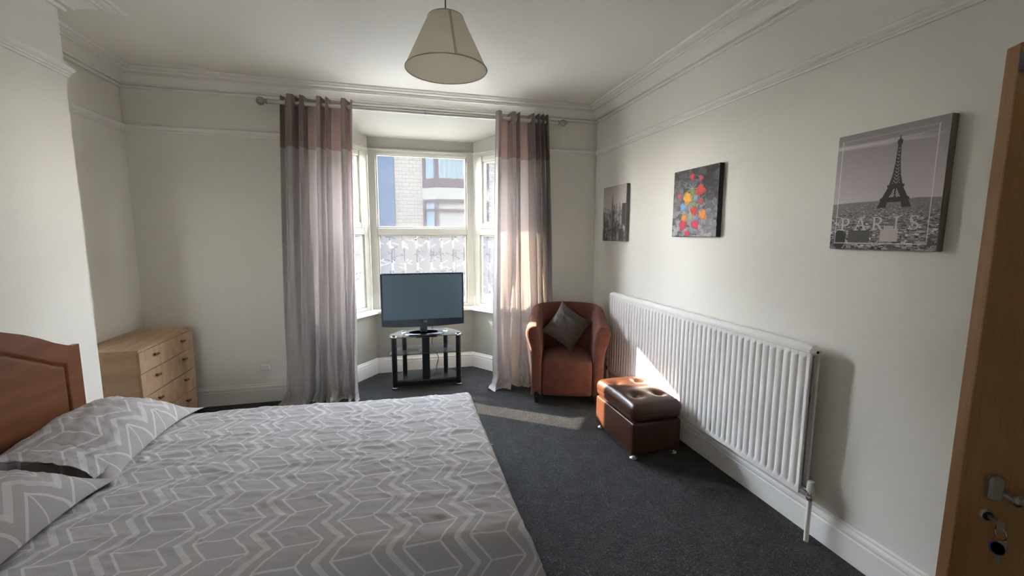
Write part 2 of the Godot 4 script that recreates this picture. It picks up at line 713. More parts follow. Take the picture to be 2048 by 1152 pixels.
func shell() -> void:
	var b := MB.new()
	b.box(Vector3(0, -0.1, -2.0), Vector3(5.2, 0.2, 6.6))
	struct("floor", b, M.carpet, "dark grey fleck carpet across the whole room and into the bay", "carpet")
	b = MB.new()
	b.box(Vector3(0, H + 0.1, -1.65), Vector3(5.2, 0.2, 5.8))
	struct("ceiling", b, M.ceiling, "off-white painted ceiling with the pendant lamp hanging from it", "ceiling")
	# walls
	b = MB.new()
	b.box(Vector3(XA - 0.1, H / 2, -2.0), Vector3(0.2, H, 6.2))
	struct("wall_left", b, M.wall, "cream alcove wall behind the oak chest of drawers", "wall")
	b = MB.new()
	b.box(Vector3((XC + XA) / 2, H / 2, (ZC + ZF) / 2), Vector3(XC - XA, H, ZF - ZC))
	struct("wall_chimney", b, M.wall, "cream chimney breast wall behind the wooden headboard", "wall")
	b = MB.new()
	b.box(Vector3(XR + 0.1, H / 2, (ZB - 0.2 - 0.36) / 2), Vector3(0.2, H, -0.36 - (ZB - 0.2)))
	b.box(Vector3(XR + 0.1, H / 2, 0.75), Vector3(0.2, H, 0.5))
	b.box(Vector3(XR + 0.1, (H + 2.03) / 2, 0.07), Vector3(0.2, H - 2.03, 0.86))
	struct("wall_right", b, M.wall, "long cream wall with three canvas prints above the radiator", "wall")
	# wall behind the camera, with a window added to let in fill light
	var wl := -1.62
	var wr := -1.22
	var wb := 1.25
	var wt := 2.1
	b = MB.new()
	b.box(Vector3((-2.5 + wl) / 2, H / 2, ZF + 0.1), Vector3(wl + 2.5, H, 0.2))
	b.box(Vector3((2.5 + wr) / 2, H / 2, ZF + 0.1), Vector3(2.5 - wr, H, 0.2))
	b.box(Vector3((wl + wr) / 2, wb / 2, ZF + 0.1), Vector3(wr - wl, wb, 0.2))
	b.box(Vector3((wl + wr) / 2, (H + wt) / 2, ZF + 0.1), Vector3(wr - wl, H - wt, 0.2))
	struct("wall_front", b, M.wall, "cream wall facing the bay window, with a small window added for fill light", "wall")
	var t := struct_root("window_4", "white window added for fill light in the unseen wall opposite the bay", "window")
	var f := [Vector3(wr, 0, ZF + 0.06), Vector3(-1, 0, 0), Vector3(0, 0, -1)]
	b = MB.new()
	ring(b, f, 0, wr - wl, wb, wt, 0.06, -0.06, 0)
	wbox(b, f, (wr - wl) / 2 - 0.03, (wr - wl) / 2 + 0.03, wb + 0.06, wt - 0.06, -0.06, 0)
	put("frame", b, M.upvc, t)
	for k in 2:
		b = MB.new()
		wbox(b, f, 0.06 + k * (wr - wl) / 2 - k * 0.03, (wr - wl) / 2 - 0.03 + k * ((wr - wl) / 2 - 0.03), wb + 0.06, wt - 0.06, -0.034, -0.03, 0)
		put("pane", b, M.glass, t)
	var l := bay_end(true, 0).x
	var r := bay_end(false, 0).x
	b = MB.new()
	b.box(Vector3((XA - 0.2 + l) / 2, H / 2, ZB - 0.12), Vector3(l - XA + 0.2, H, 0.24))
	b.box(Vector3((XR + 0.2 + r) / 2, H / 2, ZB - 0.12), Vector3(XR + 0.2 - r, H, 0.24))
	b.box(Vector3((l + r) / 2, (H + 2.695) / 2, ZB - 0.12), Vector3(r - l, H - 2.695, 0.24))
	struct("wall_back", b, M.wall, "cream wall on both sides of the bay opening behind the curtains", "wall")
	# bay: low walls, heads and roof
	b = MB.new()
	var i := 0.03
	var o := -0.16
	slab(b, [corner(true, i), corner(false, i), corner(false, o), corner(true, o)], -0.4, 0.7)
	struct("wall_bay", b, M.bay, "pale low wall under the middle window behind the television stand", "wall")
	b = MB.new()
	slab(b, [bay_end(true, i), corner(true, i), corner(true, o), bay_end(true, o)], -0.4, 0.7)
	struct("wall_bay_left", b, M.bay, "pale low wall of the bay beside the left curtain", "wall")
	b = MB.new()
	slab(b, [bay_end(false, i), corner(false, i), corner(false, o), bay_end(false, o)], -0.4, 0.7)
	struct("wall_bay_right", b, M.bay, "pale low wall of the bay beside the right curtain", "wall")
	b = MB.new()
	i = -0.03
	slab(b, [bay_end(true, i), corner(true, i), corner(false, i), bay_end(false, i), bay_end(false, o), corner(false, o), corner(true, o), bay_end(true, o)], 2.48, 2.9)
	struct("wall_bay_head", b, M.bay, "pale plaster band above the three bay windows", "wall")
	b = MB.new()
	var low := []
	for p in [bay_end(true, -0.03), corner(true, -0.1), corner(false, -0.1), bay_end(false, -0.03)]:
		low.append(Vector3(p.x, 2.695 + (p.y - ZB) * 0.14, p.y))
	var top := []
	for p in low:
		top.append(p + Vector3(0, 0.2, 0))
	b.quad(low[0], low[1], low[2], low[3], Vector3.DOWN)
	b.quad(top[0], top[1], top[2], top[3], Vector3.UP)
	for k in 4:
		b.quad(low[k], low[(k + 1) % 4], top[(k + 1) % 4], top[k], low[k] + low[(k + 1) % 4] - low[0] - low[2])
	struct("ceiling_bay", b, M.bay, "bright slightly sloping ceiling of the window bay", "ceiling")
	# cornice
	var cor := PackedVector2Array([Vector2(0, 2.73), Vector2(0.014, 2.73), Vector2(0.02, 2.736), Vector2(0.02, 2.746), Vector2(0.014, 2.752), Vector2(0.036, 2.754), Vector2(0.038, 2.766), Vector2(0.045, 2.772), Vector2(0.058, 2.788), Vector2(0.076, 2.804), Vector2(0.09, 2.812), Vector2(0.09, 2.822), Vector2(0.106, 2.822), Vector2(0.106, 2.832), Vector2(0.122, 2.836), Vector2(0.134, 2.84), Vector2(0.136, 2.85), Vector2(0.148, 2.846), Vector2(0.158, 2.85), Vector2(0.164, 2.858), Vector2(0.164, H + 0.005), Vector2(0, H + 0.005)])
	var rail := PackedVector2Array([Vector2(0, 2.39), Vector2(0.01, 2.39), Vector2(0.012, 2.4), Vector2(0.018, 2.402), Vector2(0.018, 2.412), Vector2(0.026, 2.418), Vector2(0.032, 2.428), Vector2(0.032, 2.438), Vector2(0.024, 2.444), Vector2(0, 2.444)])
	var skirt := PackedVector2Array([Vector2(0, 0), Vector2(0.022, 0), Vector2(0.022, 0.12), Vector2(0.017, 0.124), Vector2(0.017, 0.132), Vector2(0.021, 0.137), Vector2(0.019, 0.15), Vector2(0.01, 0.16), Vector2(0.01, 0.168), Vector2(0.006, 0.174), Vector2(0, 0.174)])
	var up := Vector3.UP
	var k := 0
	for run in [
		["right wall above the picture rail", Vector3(XR, 0, ZB), Vector3(-1, 0, 0), Vector3(0, 0, ZF - ZB), Vector2(-1, -1)],
		["back wall above the curtain pole", Vector3(XA, 0, ZB), Vector3(0, 0, 1), Vector3(XR - XA, 0, 0), Vector2(-1, -1)],
		["alcove wall above the oak chest", Vector3(XA, 0, ZB), Vector3(1, 0, 0), Vector3(0, 0, ZC - ZB), Vector2(-1, 0)],
		["chimney breast above the bed", Vector3(XC, 0, ZC), Vector3(1, 0, 0), Vector3(0, 0, ZF - ZC), Vector2(1.9, -1)],
		["alcove side of the chimney breast", Vector3(XC, 0, ZC), Vector3(0, 0, -1.9), Vector3(XA - XC, 0, 0), Vector2(1, 0)],
		["wall behind the camera, facing the bay", Vector3(XC, 0, ZF), Vector3(0, 0, -1), Vector3(XR - XC, 0, 0), Vector2(-1, -1)],
	]:
		k += 1
		b = MB.new()
		b.prism(cor, run[1], run[2], up, run[3], true, run[4])
		struct("trim_%d" % k, b, M.gloss, "white stepped plaster cornice along the " + run[0], "cornice")
	for run in [
		["right wall above the three canvas prints", Vector3(XR, 0, ZB), Vector3(-1, 0, 0), Vector3(0, 0, ZF - ZB), Vector2(-1, -1)],
		["back wall left of the curtains", Vector3(XA, 0, ZB), Vector3(0, 0, 1), Vector3(l - XA, 0, 0), Vector2(-1, 0)],
		["back wall between right curtain and corner", Vector3(r, 0, ZB), Vector3(0, 0, 1), Vector3(XR - r, 0, 0), Vector2(0, -1)],
		["alcove wall above the oak chest", Vector3(XA, 0, ZB), Vector3(1, 0, 0), Vector3(0, 0, ZC - ZB), Vector2(-1, -1)],
		["chimney breast above the bed", Vector3(XC, 0, ZC), Vector3(1, 0, 0), Vector3(0, 0, ZF - ZC), Vector2(1, -1)],
		["alcove side of the chimney breast", Vector3(XC, 0, ZC), Vector3(0, 0, -1), Vector3(XA - XC, 0, 0), Vector2(1, -1)],
	]:
		k += 1
		b = MB.new()
		b.prism(rail, run[1], run[2], up, run[3], true, run[4])
		struct("trim_%d" % k, b, M.gloss, "white picture rail along the " + run[0], "picture rail")
	var e := 0.03
	var cl := corner(true, e)
	var cr := corner(false, e)
	var el := bay_end(true, e)
	var er := bay_end(false, e)
	for run in [
		["right", "under the radiator along the right wall", Vector3(XR, 0, ZB), Vector3(-1, 0, 0), Vector3(0, 0, -0.42 - ZB), Vector2(-1, 0)],
		["back_left", "between the oak chest and the left curtain", Vector3(XA, 0, ZB), Vector3(0, 0, 1), Vector3(l - XA, 0, 0), Vector2(-1, 0)],
		["back_right", "behind the armchair beside the right curtain", Vector3(r, 0, ZB), Vector3(0, 0, 1), Vector3(XR - r, 0, 0), Vector2(0, -1)],
		["bay_left", "under the left bay window beside the left curtain", Vector3(el.x, 0, el.y), Vector3(0.8, 0, 0.6), Vector3(cl.x - el.x, 0, cl.y - el.y), Vector2(0, -0.5)],
		["bay", "behind the television stand under the middle window", Vector3(cl.x, 0, cl.y), Vector3(0, 0, 1), Vector3(cr.x - cl.x, 0, 0), Vector2(-0.5, -0.5)],
		["bay_right", "under the right bay window beside the right curtain", Vector3(cr.x, 0, cr.y), Vector3(-0.8, 0, 0.6), Vector3(er.x - cr.x, 0, er.y - cr.y), Vector2(-0.5, 0)],
		["left", "behind the oak chest in the alcove", Vector3(XA, 0, ZB), Vector3(1, 0, 0), Vector3(0, 0, ZC - ZB), Vector2(-1, 0)],
		["chimney", "along the chimney breast behind the bed", Vector3(XC, 0, ZC), Vector3(1, 0, 0), Vector3(0, 0, ZF - ZC), Vector2(0, -1)],
	]:
		b = MB.new()
		b.prism(skirt, run[2], run[3], up, run[4], true, run[5])
		struct("baseboard_" + run[0], b, M.gloss, "white moulded skirting board " + run[1], "skirting board")


func wbox(b: MB, f: Array, s0: float, s1: float, y0: float, y1: float, d0: float, d1: float, bev := 0.004) -> void:
	# box in a window's own frame f = [start, direction, inward normal]
	var q := Basis(f[1], Vector3.UP, f[2])
	b.box(f[0] + f[1] * ((s0 + s1) / 2) + f[2] * ((d0 + d1) / 2) + Vector3(0, (y0 + y1) / 2, 0), Vector3(absf(s1 - s0), absf(y1 - y0), absf(d1 - d0)), bev, q)


func ring(b: MB, f: Array, s0: float, s1: float, y0: float, y1: float, w: float, d0: float, d1: float, bev := 0.004) -> void:
	wbox(b, f, s0, s0 + w, y0, y1, d0, d1, bev)
	wbox(b, f, s1 - w, s1, y0, y1, d0, d1, bev)
	wbox(b, f, s0 + w, s1 - w, y1 - w, y1, d0, d1, bev)
	wbox(b, f, s0 + w, s1 - w, y0, y0 + w, d0, d1, bev)


func bay_window() -> void:
	var d := -0.04
	var cl := corner(true, d)
	var cr := corner(false, d)
	var el := bay_end(true, d)
	var lenm := cr.x - cl.x
	var lens := cl.distance_to(el)
	# middle
	var f := [Vector3(cl.x, 0, cl.y), Vector3(1, 0, 0), Vector3(0, 0, 1)]
	var t := struct_root("window_1", "white middle bay window with clear upper pane and frosted lower pane", "window")
	var b := MB.new()
	wbox(b, f, 0, 0.085, 0.715, 2.48, -0.06, 0)
	wbox(b, f, lenm - 0.085, lenm, 0.715, 2.48, -0.06, 0)
	wbox(b, f, 0.085, lenm - 0.085, 2.43, 2.48, -0.06, 0)
	wbox(b, f, 0.085, lenm - 0.085, 0.715, 0.755, -0.06, 0)
	put("frame", b, M.upvc, t)
	b = MB.new()
	wbox(b, f, 0.085, lenm - 0.085, 1.556, 1.63, -0.06, 0.004)
	put("transom", b, M.upvc, t)
	b = MB.new()
	ring(b, f, 0.083, lenm - 0.083, 1.628, 2.434, 0.02, -0.05, -0.012, 0.006)
	ring(b, f, 0.083, lenm - 0.083, 0.752, 1.558, 0.02, -0.05, -0.012, 0.006)
	put("glazing_bead", b, M.upvc, t)
	b = MB.new()
	wbox(b, f, 0.09, lenm - 0.09, 1.63, 2.43, -0.04, -0.036, 0)
	put("pane", b, M.glass, t)
	b = MB.new()
	wbox(b, f, 0.09, lenm - 0.09, 0.755, 1.556, -0.04, -0.036, 0)
	put("frosted_pane", b, M.film, t).set_meta("label", "frosted pane printed with bamboo")
	# sides
	for left in [true, false]:
		var c := corner(left, d)
		var dir := Vector3(-0.6 if left else 0.6, 0, 0.8)
		var nrm := Vector3(0.8 if left else -0.8, 0, 0.6)
		f = [Vector3(c.x, 0, c.y), dir, nrm]
		if left:
			f = [Vector3(c.x, 0, c.y) + dir * lens, -dir, nrm]
		t = struct_root("window_2" if left else "window_3", "white %s bay window beside the %s curtain, clear opener over frosted pane" % (["left", "left"] if left else ["right", "right"]), "window")
		b = MB.new()
		wbox(b, f, 0, 0.085, 0.715, 2.48, -0.06, 0)
		wbox(b, f, lens - 0.085, lens, 0.715, 2.48, -0.06, 0)
		wbox(b, f, 0.085, lens - 0.085, 2.43, 2.48, -0.06, 0)
		wbox(b, f, 0.085, lens - 0.085, 0.715, 0.755, -0.06, 0)
		put("frame", b, M.upvc, t)
		b = MB.new()
		wbox(b, f, 0.085, lens - 0.085, 1.556, 1.63, -0.06, 0.002)
		put("transom", b, M.upvc, t)
		b = MB.new()
		ring(b, f, 0.08, lens - 0.08, 1.625, 2.44, 0.062, -0.05, 0.016, 0.008)
		ring(b, f, 0.14, lens - 0.14, 1.685, 2.38, 0.02, -0.04, 0.002, 0.006)
		put("opening_sash", b, M.upvc, t)
		b = MB.new()
		ring(b, f, 0.083, lens - 0.083, 0.752, 1.558, 0.02, -0.05, -0.012, 0.006)
		put("glazing_bead", b, M.upvc, t)
		b = MB.new()
		wbox(b, f, 0.15, lens - 0.15, 1.69, 2.37, -0.03, -0.026, 0)
		put("pane", b, M.glass, t)
		b = MB.new()
		wbox(b, f, 0.09, lens - 0.09, 0.755, 1.556, -0.04, -0.036, 0)
		put("frosted_pane", b, M.film, t).set_meta("label", "frosted pane printed with bamboo")
	# head bead and sill
	b = MB.new()
	var i := -0.015
	var o := -0.06
	slab(b, [bay_end(true, i), corner(true, i), corner(false, i), bay_end(false, i), bay_end(false, o), corner(false, o), corner(true, o), bay_end(true, o)], 2.466, 2.484)
	struct("trim_21", b, M.upvc, "thin white bead running above the three bay windows", "trim")
	b = MB.new()
	i = 0.085
	slab(b, [bay_end(true, i), corner(true, i), corner(false, i), bay_end(false, i), bay_end(false, o), corner(false, o), corner(true, o), bay_end(true, o)], 0.688, 0.716)
	struct("trim_22", b, M.gloss, "white window sill running round the bay behind the television", "window sill")


# ---------------------------------------------------------------- the street

func street() -> void:
	var b := MB.new()
	b.box(Vector3(0, -0.55, -12.5), Vector3(60, 0.3, 15.2))
	struct("floor_street", b, mat(Color(0.4, 0.4, 0.4), 0.9), "grey street outside the bay window", "street")
	# our own side of the street: unseen terrace added to shade the houses opposite
	b = MB.new()
	b.box(Vector3(0, 6.3, -3.9), Vector3(44, 6.4, 1.0))
	b.box(Vector3(-12.4, 1.3, -4.2), Vector3(19.9, 3.6, 0.5))
	b.box(Vector3(12.35, 1.3, -4.2), Vector3(20.0, 3.6, 0.5))
	struct("wall_added_terrace", b, mat(Color(0.36, 0.25, 0.21), 0.9), "unseen dark brick terrace front around the bay window, added to keep sky light off the houses opposite", "wall")
	var bm := dull(Color(0.233, 0.229, 0.214))
	var bi := Image.create(512, 512, false, Image.FORMAT_RGB8)
	var bh := Image.create(512, 512, false, Image.FORMAT_RGB8)
	for row in 16:
		for col in 9:
			var g := rng.randf_range(0.93, 1.0)
			var x: int = (col * 64 + (32 if row % 2 else 0)) - 32
			for dx in [0, -512, 512]:
				bi.fill_rect(Rect2i(x + dx, row * 32, 64, 32), Color(0.9, 0.89, 0.87))
				bi.fill_rect(Rect2i(x + dx + 2, row * 32 + 2, 60, 28), Color(g, g, g * 0.99))
				bh.fill_rect(Rect2i(x + dx + 3, row * 32 + 3, 58, 26), Color.WHITE)
	bm.albedo_texture = tex(bi)
	bump(bm, tex(bh), 1.0)
	triplanar(bm, 0.55)
	var fr := dull(Color(0.093, 0.067, 0.085))
	var cream := dull(Color(0.218, 0.218, 0.206))
	var g_sky_reflection := dull(Color(0.160, 0.201, 0.235))  # reflected sky painted as one even blue on the side panes
	var g_net := dull(Color(0.147, 0.182, 0.190))
	var g_pale := dull(Color(0.223, 0.220, 0.209))
	var t := thing("house", "cream brick house across the street with two storeys of dark-framed bay windows", "house", Vector3(0, -0.4, -14), 0.0, "houses across the street")
	b = MB.new()
	b.box(Vector3(5.94, 3.4, -3), Vector3(12.1, 6.8, 6))
	put("wall", b, bm, t)
	b = MB.new()
	var rf := PackedVector2Array([Vector2(0.25, 6.8), Vector2(-3, 8.4), Vector2(-6.2, 6.8)])
	b.prism(rf, Vector3(-0.1, 0, 0), Vector3(0, 0, 1), Vector3.UP, Vector3(12.1, 0, 0))
	put("roof", b, mat(Color(0.33, 0.3, 0.3), 0.8), t)
	# bay: plan in house coordinates
	var plan := [Vector2(0.74, 0), Vector2(1.12, 0.45), Vector2(2.5, 0.45), Vector2(2.88, 0)]
	var inner := [Vector2(0.80, 0), Vector2(1.14, 0.4), Vector2(2.48, 0.4), Vector2(2.82, 0)]
	for band in [["bay_panel", 0.0, 1.3, cream, plan], ["bay_panel", 3.07, 3.42, cream, plan], ["sill", 3.42, 3.62, fr, plan], ["bay_panel", 5.2, 6.0, cream, plan]]:
		b = MB.new()
		slab(b, band[4], band[1], band[2])
		put(band[0], b, band[3], t)
	for storey in [[1.3, 3.07, 2.7], [3.62, 5.2, 0.0]]:
		var w := Node3D.new()
		w.name = "window" if storey[0] < 2 else "window_001"
		t.add_child(w, true)
		b = MB.new()
		for k in 3:
			var p := Vector3(plan[k].x, 0, plan[k].y)
			var q := Vector3(plan[k + 1].x, 0, plan[k + 1].y)
			var dir := (q - p).normalized()
			var nn := Vector3(-dir.z, 0, dir.x)
			var f := [p, dir, nn]
			var l := p.distance_to(q)
			ring(b, f, 0, l, storey[0], storey[1], 0.085, -0.08, 0, 0)
			if storey[2] > 0:
				wbox(b, f, 0.08, l - 0.08, storey[2], storey[2] + 0.07, -0.08, -0.01, 0)
			var pane := MB.new()
			wbox(pane, f, 0.06, l - 0.06, storey[0] + 0.06, storey[1] - 0.06, -0.07, -0.06, 0)
			put("pane", pane, g_sky_reflection if k != 1 else (g_pale if storey[2] > 0 else g_net), w)
		put("frame", b, fr, w)
		slab_inside(w, inner, storey)
	t = thing("house", "blue painted house beside the cream brick house across the street", "house", Vector3(0, -0.4, -13.96), 0.0, "houses across the street")
	b = MB.new()
	b.box(Vector3(-3.62, 3.0, -3), Vector3(7.0, 6.0, 6))
	put("wall", b, dull(Color(0.065, 0.112, 0.162)), t)
	b = MB.new()
	rf = PackedVector2Array([Vector2(0.2, 6.0), Vector2(-3, 7.4), Vector2(-6.2, 6.0)])
	b.prism(rf, Vector3(-7.15, 0, 0), Vector3(0, 0, 1), Vector3.UP, Vector3(7.03, 0, 0))
	put("roof", b, mat(Color(0.33, 0.3, 0.3), 0.8), t)


func dull(c: Color) -> StandardMaterial3D:
	var m := mat(c, 0.9)
	m.specular_mode = BaseMaterial3D.SPECULAR_DISABLED
	return m


func slab_inside(w: Node3D, inner: Array, storey: Array) -> void:
	# hanging folds of net curtain behind the front pane
	if storey[2] > 0:
		return
	var b := MB.new()
	var rows := []
	for r in 2:
		var row := PackedVector3Array()
		for k in 61:
			var x := lerpf(1.2, 2.44, k / 60.0)
			row.append(Vector3(x, storey[0] + 0.05 if r == 0 else storey[1] - 0.05, inner[1].y + 0.035 + 0.012 * sin(k * 0.9) + 0.008 * sin(k * 0.37)))
		rows.append(row)
	b.grid(rows, [])
	put("net_curtain", b, dull(Color(0.169, 0.200, 0.205)), w)


# ---------------------------------------------------------------- door

func door() -> void:
	var hinge := Vector3(2.045, 0, -0.325)
	var edge := Vector3(1.378, 0, -0.70)
	var dir := (hinge - edge).normalized()
	var nrm := Vector3(-dir.z, 0, dir.x)   # towards the viewer
	var w := hinge.distance_to(edge)
	var t := struct_root("door_1", "brown wood veneer door standing open at the right edge, keys in its lock", "door", edge, atan2(-dir.z, dir.x))
	# own axes: x along the leaf from its free edge, z towards the viewer
	var b := MB.new()
	b.box(Vector3(w / 2, 1.0, -0.02), Vector3(w, 1.98, 0.04), 0.002)
	put("leaf", b, M.veneer, t)
	b = MB.new()
	b.box(Vector3(0.012, 1.945, 0.012), Vector3(0.03, 0.04, 0.02), 0.003)
	put("latch_block", b, M.dark_wood, t)
	var hx := 0.062
	var hy := 0.925
	var h := Node3D.new()
	h.name = "handle"
	t.add_child(h, true)
	var rot := Basis(Vector3.RIGHT, PI / 2)
	b = MB.new()
	b.box(Vector3(hx, hy, 0.012), Vector3(0.03, 0.062, 0.024), 0.006)
	b.lathe([Vector2(0, 0.055), Vector2(0.009, 0.055), Vector2(0.01, 0.05), Vector2(0.01, 0.008)], Vector3(hx + 0.02, hy - 0.012, 0), 20, rot)
	put("plate", b, M.satin, h)
	b = MB.new()
	b.box(Vector3(hx + 0.075, hy - 0.004, 0.055), Vector3(0.13, 0.022, 0.014), 0.005)
	put("lever", b, M.satin, h)
	b = MB.new()
	b.lathe([Vector2(0, 0.008), Vector2(0.012, 0.008), Vector2(0.015, 0.005), Vector2(0.015, 0)], Vector3(hx, hy - 0.08, 0), 28, rot)
	put("lock_rose", b, M.satin, t)
	# keys
	var k := thing("key_bunch", "bunch of keys with a blue tag hanging in the door lock", "keys", t.to_global(Vector3(hx, hy - 0.08, 0)), t.rotation.y)
	b = MB.new()
	b.box(Vector3(0, 0, 0.022), Vector3(0.004, 0.008, 0.036), 0.001)
	b.box(Vector3(0, 0, 0.045), Vector3(0.003, 0.024, 0.02), 0.0014)
	put("key", b, M.satin, k)
	b = MB.new()
	var p := PackedVector3Array()
	for i in 25:
		p.append(Vector3(0.0, -0.018 + 0.016 * cos(TAU * i / 24), 0.048 + 0.016 * sin(TAU * i / 24)))
	b.tube(p, 0.0011, 8, false)
	put("key_ring", b, M.chrome, k)
	b = MB.new()
	b.lathe([Vector2(0, 0.003), Vector2(0.014, 0.003), Vector2(0.016, 0.0), Vector2(0.014, -0.003), Vector2(0, -0.003)], Vector3(-0.006, -0.056, 0.052), 24, Basis(Vector3.RIGHT, PI / 2 - 0.5))
	put("tag", b, mat(Color(0.1, 0.25, 0.6), 0.4), k).set_meta("label", "blue key tag")
	b = MB.new()
	b.box(Vector3(0.006, -0.05, 0.047), Vector3(0.02, 0.024, 0.003), 0.0012)
	b.box(Vector3(0.004, -0.08, 0.047), Vector3(0.008, 0.045, 0.0025), 0.001)
	put("key", b, M.satin, k)
	# casing and the dark landing beyond
	b = MB.new()
	for z in [-0.345, 0.485]:
		b.box(Vector3(XR + 0.09, 1.01, z), Vector3(0.23, 2.02, 0.03), 0.003)
		b.box(Vector3(XR - 0.01, 1.03, z + (-0.03 if z < 0 else 0.03)), Vector3(0.02, 2.06, 0.06), 0.004)
	b.box(Vector3(XR + 0.09, 2.015, 0.07), Vector3(0.23, 0.03, 0.8), 0.003)
	struct("trim_30", b, M.gloss, "white casing of the doorway in the right wall", "door frame")
	b = MB.new()
	b.box(Vector3(3.3, 1.3, 0.07), Vector3(0.1, 2.8, 1.6))
	b.box(Vector3(2.75, 1.3, -0.75), Vector3(1.1, 2.8, 0.1))
	b.box(Vector3(2.75, 1.3, 0.9), Vector3(1.1, 2.8, 0.1))
	b.box(Vector3(2.75, 2.5, 0.07), Vector3(1.1, 0.1, 1.7))
	b.box(Vector3(2.75, -0.05, 0.07), Vector3(1.2, 0.1, 1.7))
	struct("wall_landing", b, M.wall, "unlit landing beyond the open door", "landing")


# ---------------------------------------------------------------- radiator

func radiator() -> void:
	var z0 := -3.702
	var z1 := -1.605
	var l := z1 - z0
	var t := thing("radiator", "long white ribbed panel radiator on the right wall below the canvas prints", "radiator", Vector3(0, 0, 0))
	for side in [["front_panel", 1.957, -1.0], ["rear_panel", 1.998, 1.0]]:
		var b := MB.new()
		var pitch := l / 47.0
		var xs := []
		# profile along z: flat ribs with pressed grooves
		for k in 47:
			var zz := z0 + k * pitch
			for e in [[0.0, 0.0], [0.38, 0.0], [0.46, 0.012], [0.58, 0.012], [0.66, 0.0]]:
				xs.append(Vector2(zz + e[0] * pitch, e[1]))
		xs.append(Vector2(z1, 0))
		var rows := []
		for y in [0.242, 0.262, 0.275, 0.29, 0.945, 0.958, 0.985]:
			var amt := 0.0 if y < 0.27 or y > 0.95 else (0.4 if y < 0.28 else 1.0)
			var row := PackedVector3Array()
			for q in xs:
				row.append(Vector3(side[1] + side[2] * (0.012 - q.y * amt), y, q.x))
			rows.append(row)
		b.grid(rows, [], side[2] < 0)
		b.smooth(35.0)
		for y in [0.242, 0.985]:
			b.box(Vector3(side[1] + side[2] * 0.004, y, (z0 + z1) / 2), Vector3(0.016, 0.008, l), 0.003)
		for z in [z0, z1]:
			b.box(Vector3(side[1] + side[2] * 0.005, 0.613, z), Vector3(0.014, 0.745, 0.006), 0.002)
		put(side[0], b, M.enamel, t)
	var b := MB.new()
	b.box(Vector3(1.9775, 0.985, (z0 + z1) / 2 + 0.004), Vector3(0.072, 0.046, l + 0.02), 0.016)
	put("top_cover", b, M.enamel, t)
	b = MB.new()
	b.box(Vector3(1.9775, 1.009, (z0 + z1) / 2), Vector3(0.03, 0.006, l - 0.04), 0.002)
	put("top_grille", b, M.enamel, t)
	b = MB.new()
	b.lathe([Vector2(0, 0.002), Vector2(0.006, 0.002), Vector2(0.007, 0)], Vector3(1.974, 0.983, z1 + 0.0145), 16, Basis(Vector3.RIGHT, PI / 2))
	put("air_vent", b, M.black_hole, t)
	# tails, valves and pipes at both ends
	for e in [[z1, 1.0], [z0, -1.0]]:
		var zv: float = e[0] + 0.045 * e[1]
		b = MB.new()
		b.tube(PackedVector3Array([Vector3(1.972, 0.267, e[0] - 0.01 * e[1]), Vector3(1.972, 0.267, zv)]), 0.013, 14)
		b.lathe([Vector2(0.0, 0.225), Vector2(0.016, 0.225), Vector2(0.019, 0.235), Vector2(0.019, 0.247), Vector2(0.013, 0.25), Vector2(0.014, 0.285), Vector2(0, 0.285)], Vector3(1.972, 0, zv), 18)
		put("valve", b, M.chrome, t)
		b = MB.new()
		b.lathe([Vector2(0.012, 0.268), Vector2(0.0165, 0.27), Vector2(0.0185, 0.29), Vector2(0.0165, 0.322), Vector2(0.01, 0.327), Vector2(0, 0.327)], Vector3(1.972, 0, zv), 18)
		put("valve_cap", b, M.white_plastic, t)
		b = MB.new()
		b.tube(PackedVector3Array([Vector3(1.972, 0.0, zv), Vector3(1.972, 0.23, zv)]), 0.011, 14)
		put("pipe", b, M.gloss, t)
	for z in [z0 + 0.3, (z0 + z1) / 2, z1 - 0.3]:
		b = MB.new()
		b.box(Vector3(2.034, 0.62, z), Vector3(0.044, 0.6, 0.04), 0.003)
		put("wall_bracket", b, M.enamel, t)


# ---------------------------------------------------------------- curtains

func fold_at(tab: Array, f: float) -> float:
	# smooth curve through Vector2(place, depth)
	for i in range(1, tab.size()):
		if f <= tab[i].x or i == tab.size() - 1:
			var u := clampf((f - tab[i - 1].x) / maxf(tab[i].x - tab[i - 1].x, 1e-4), 0, 1)
			return lerpf(tab[i - 1].y, tab[i].y, u * u * (3 - 2 * u))
	return 0.0


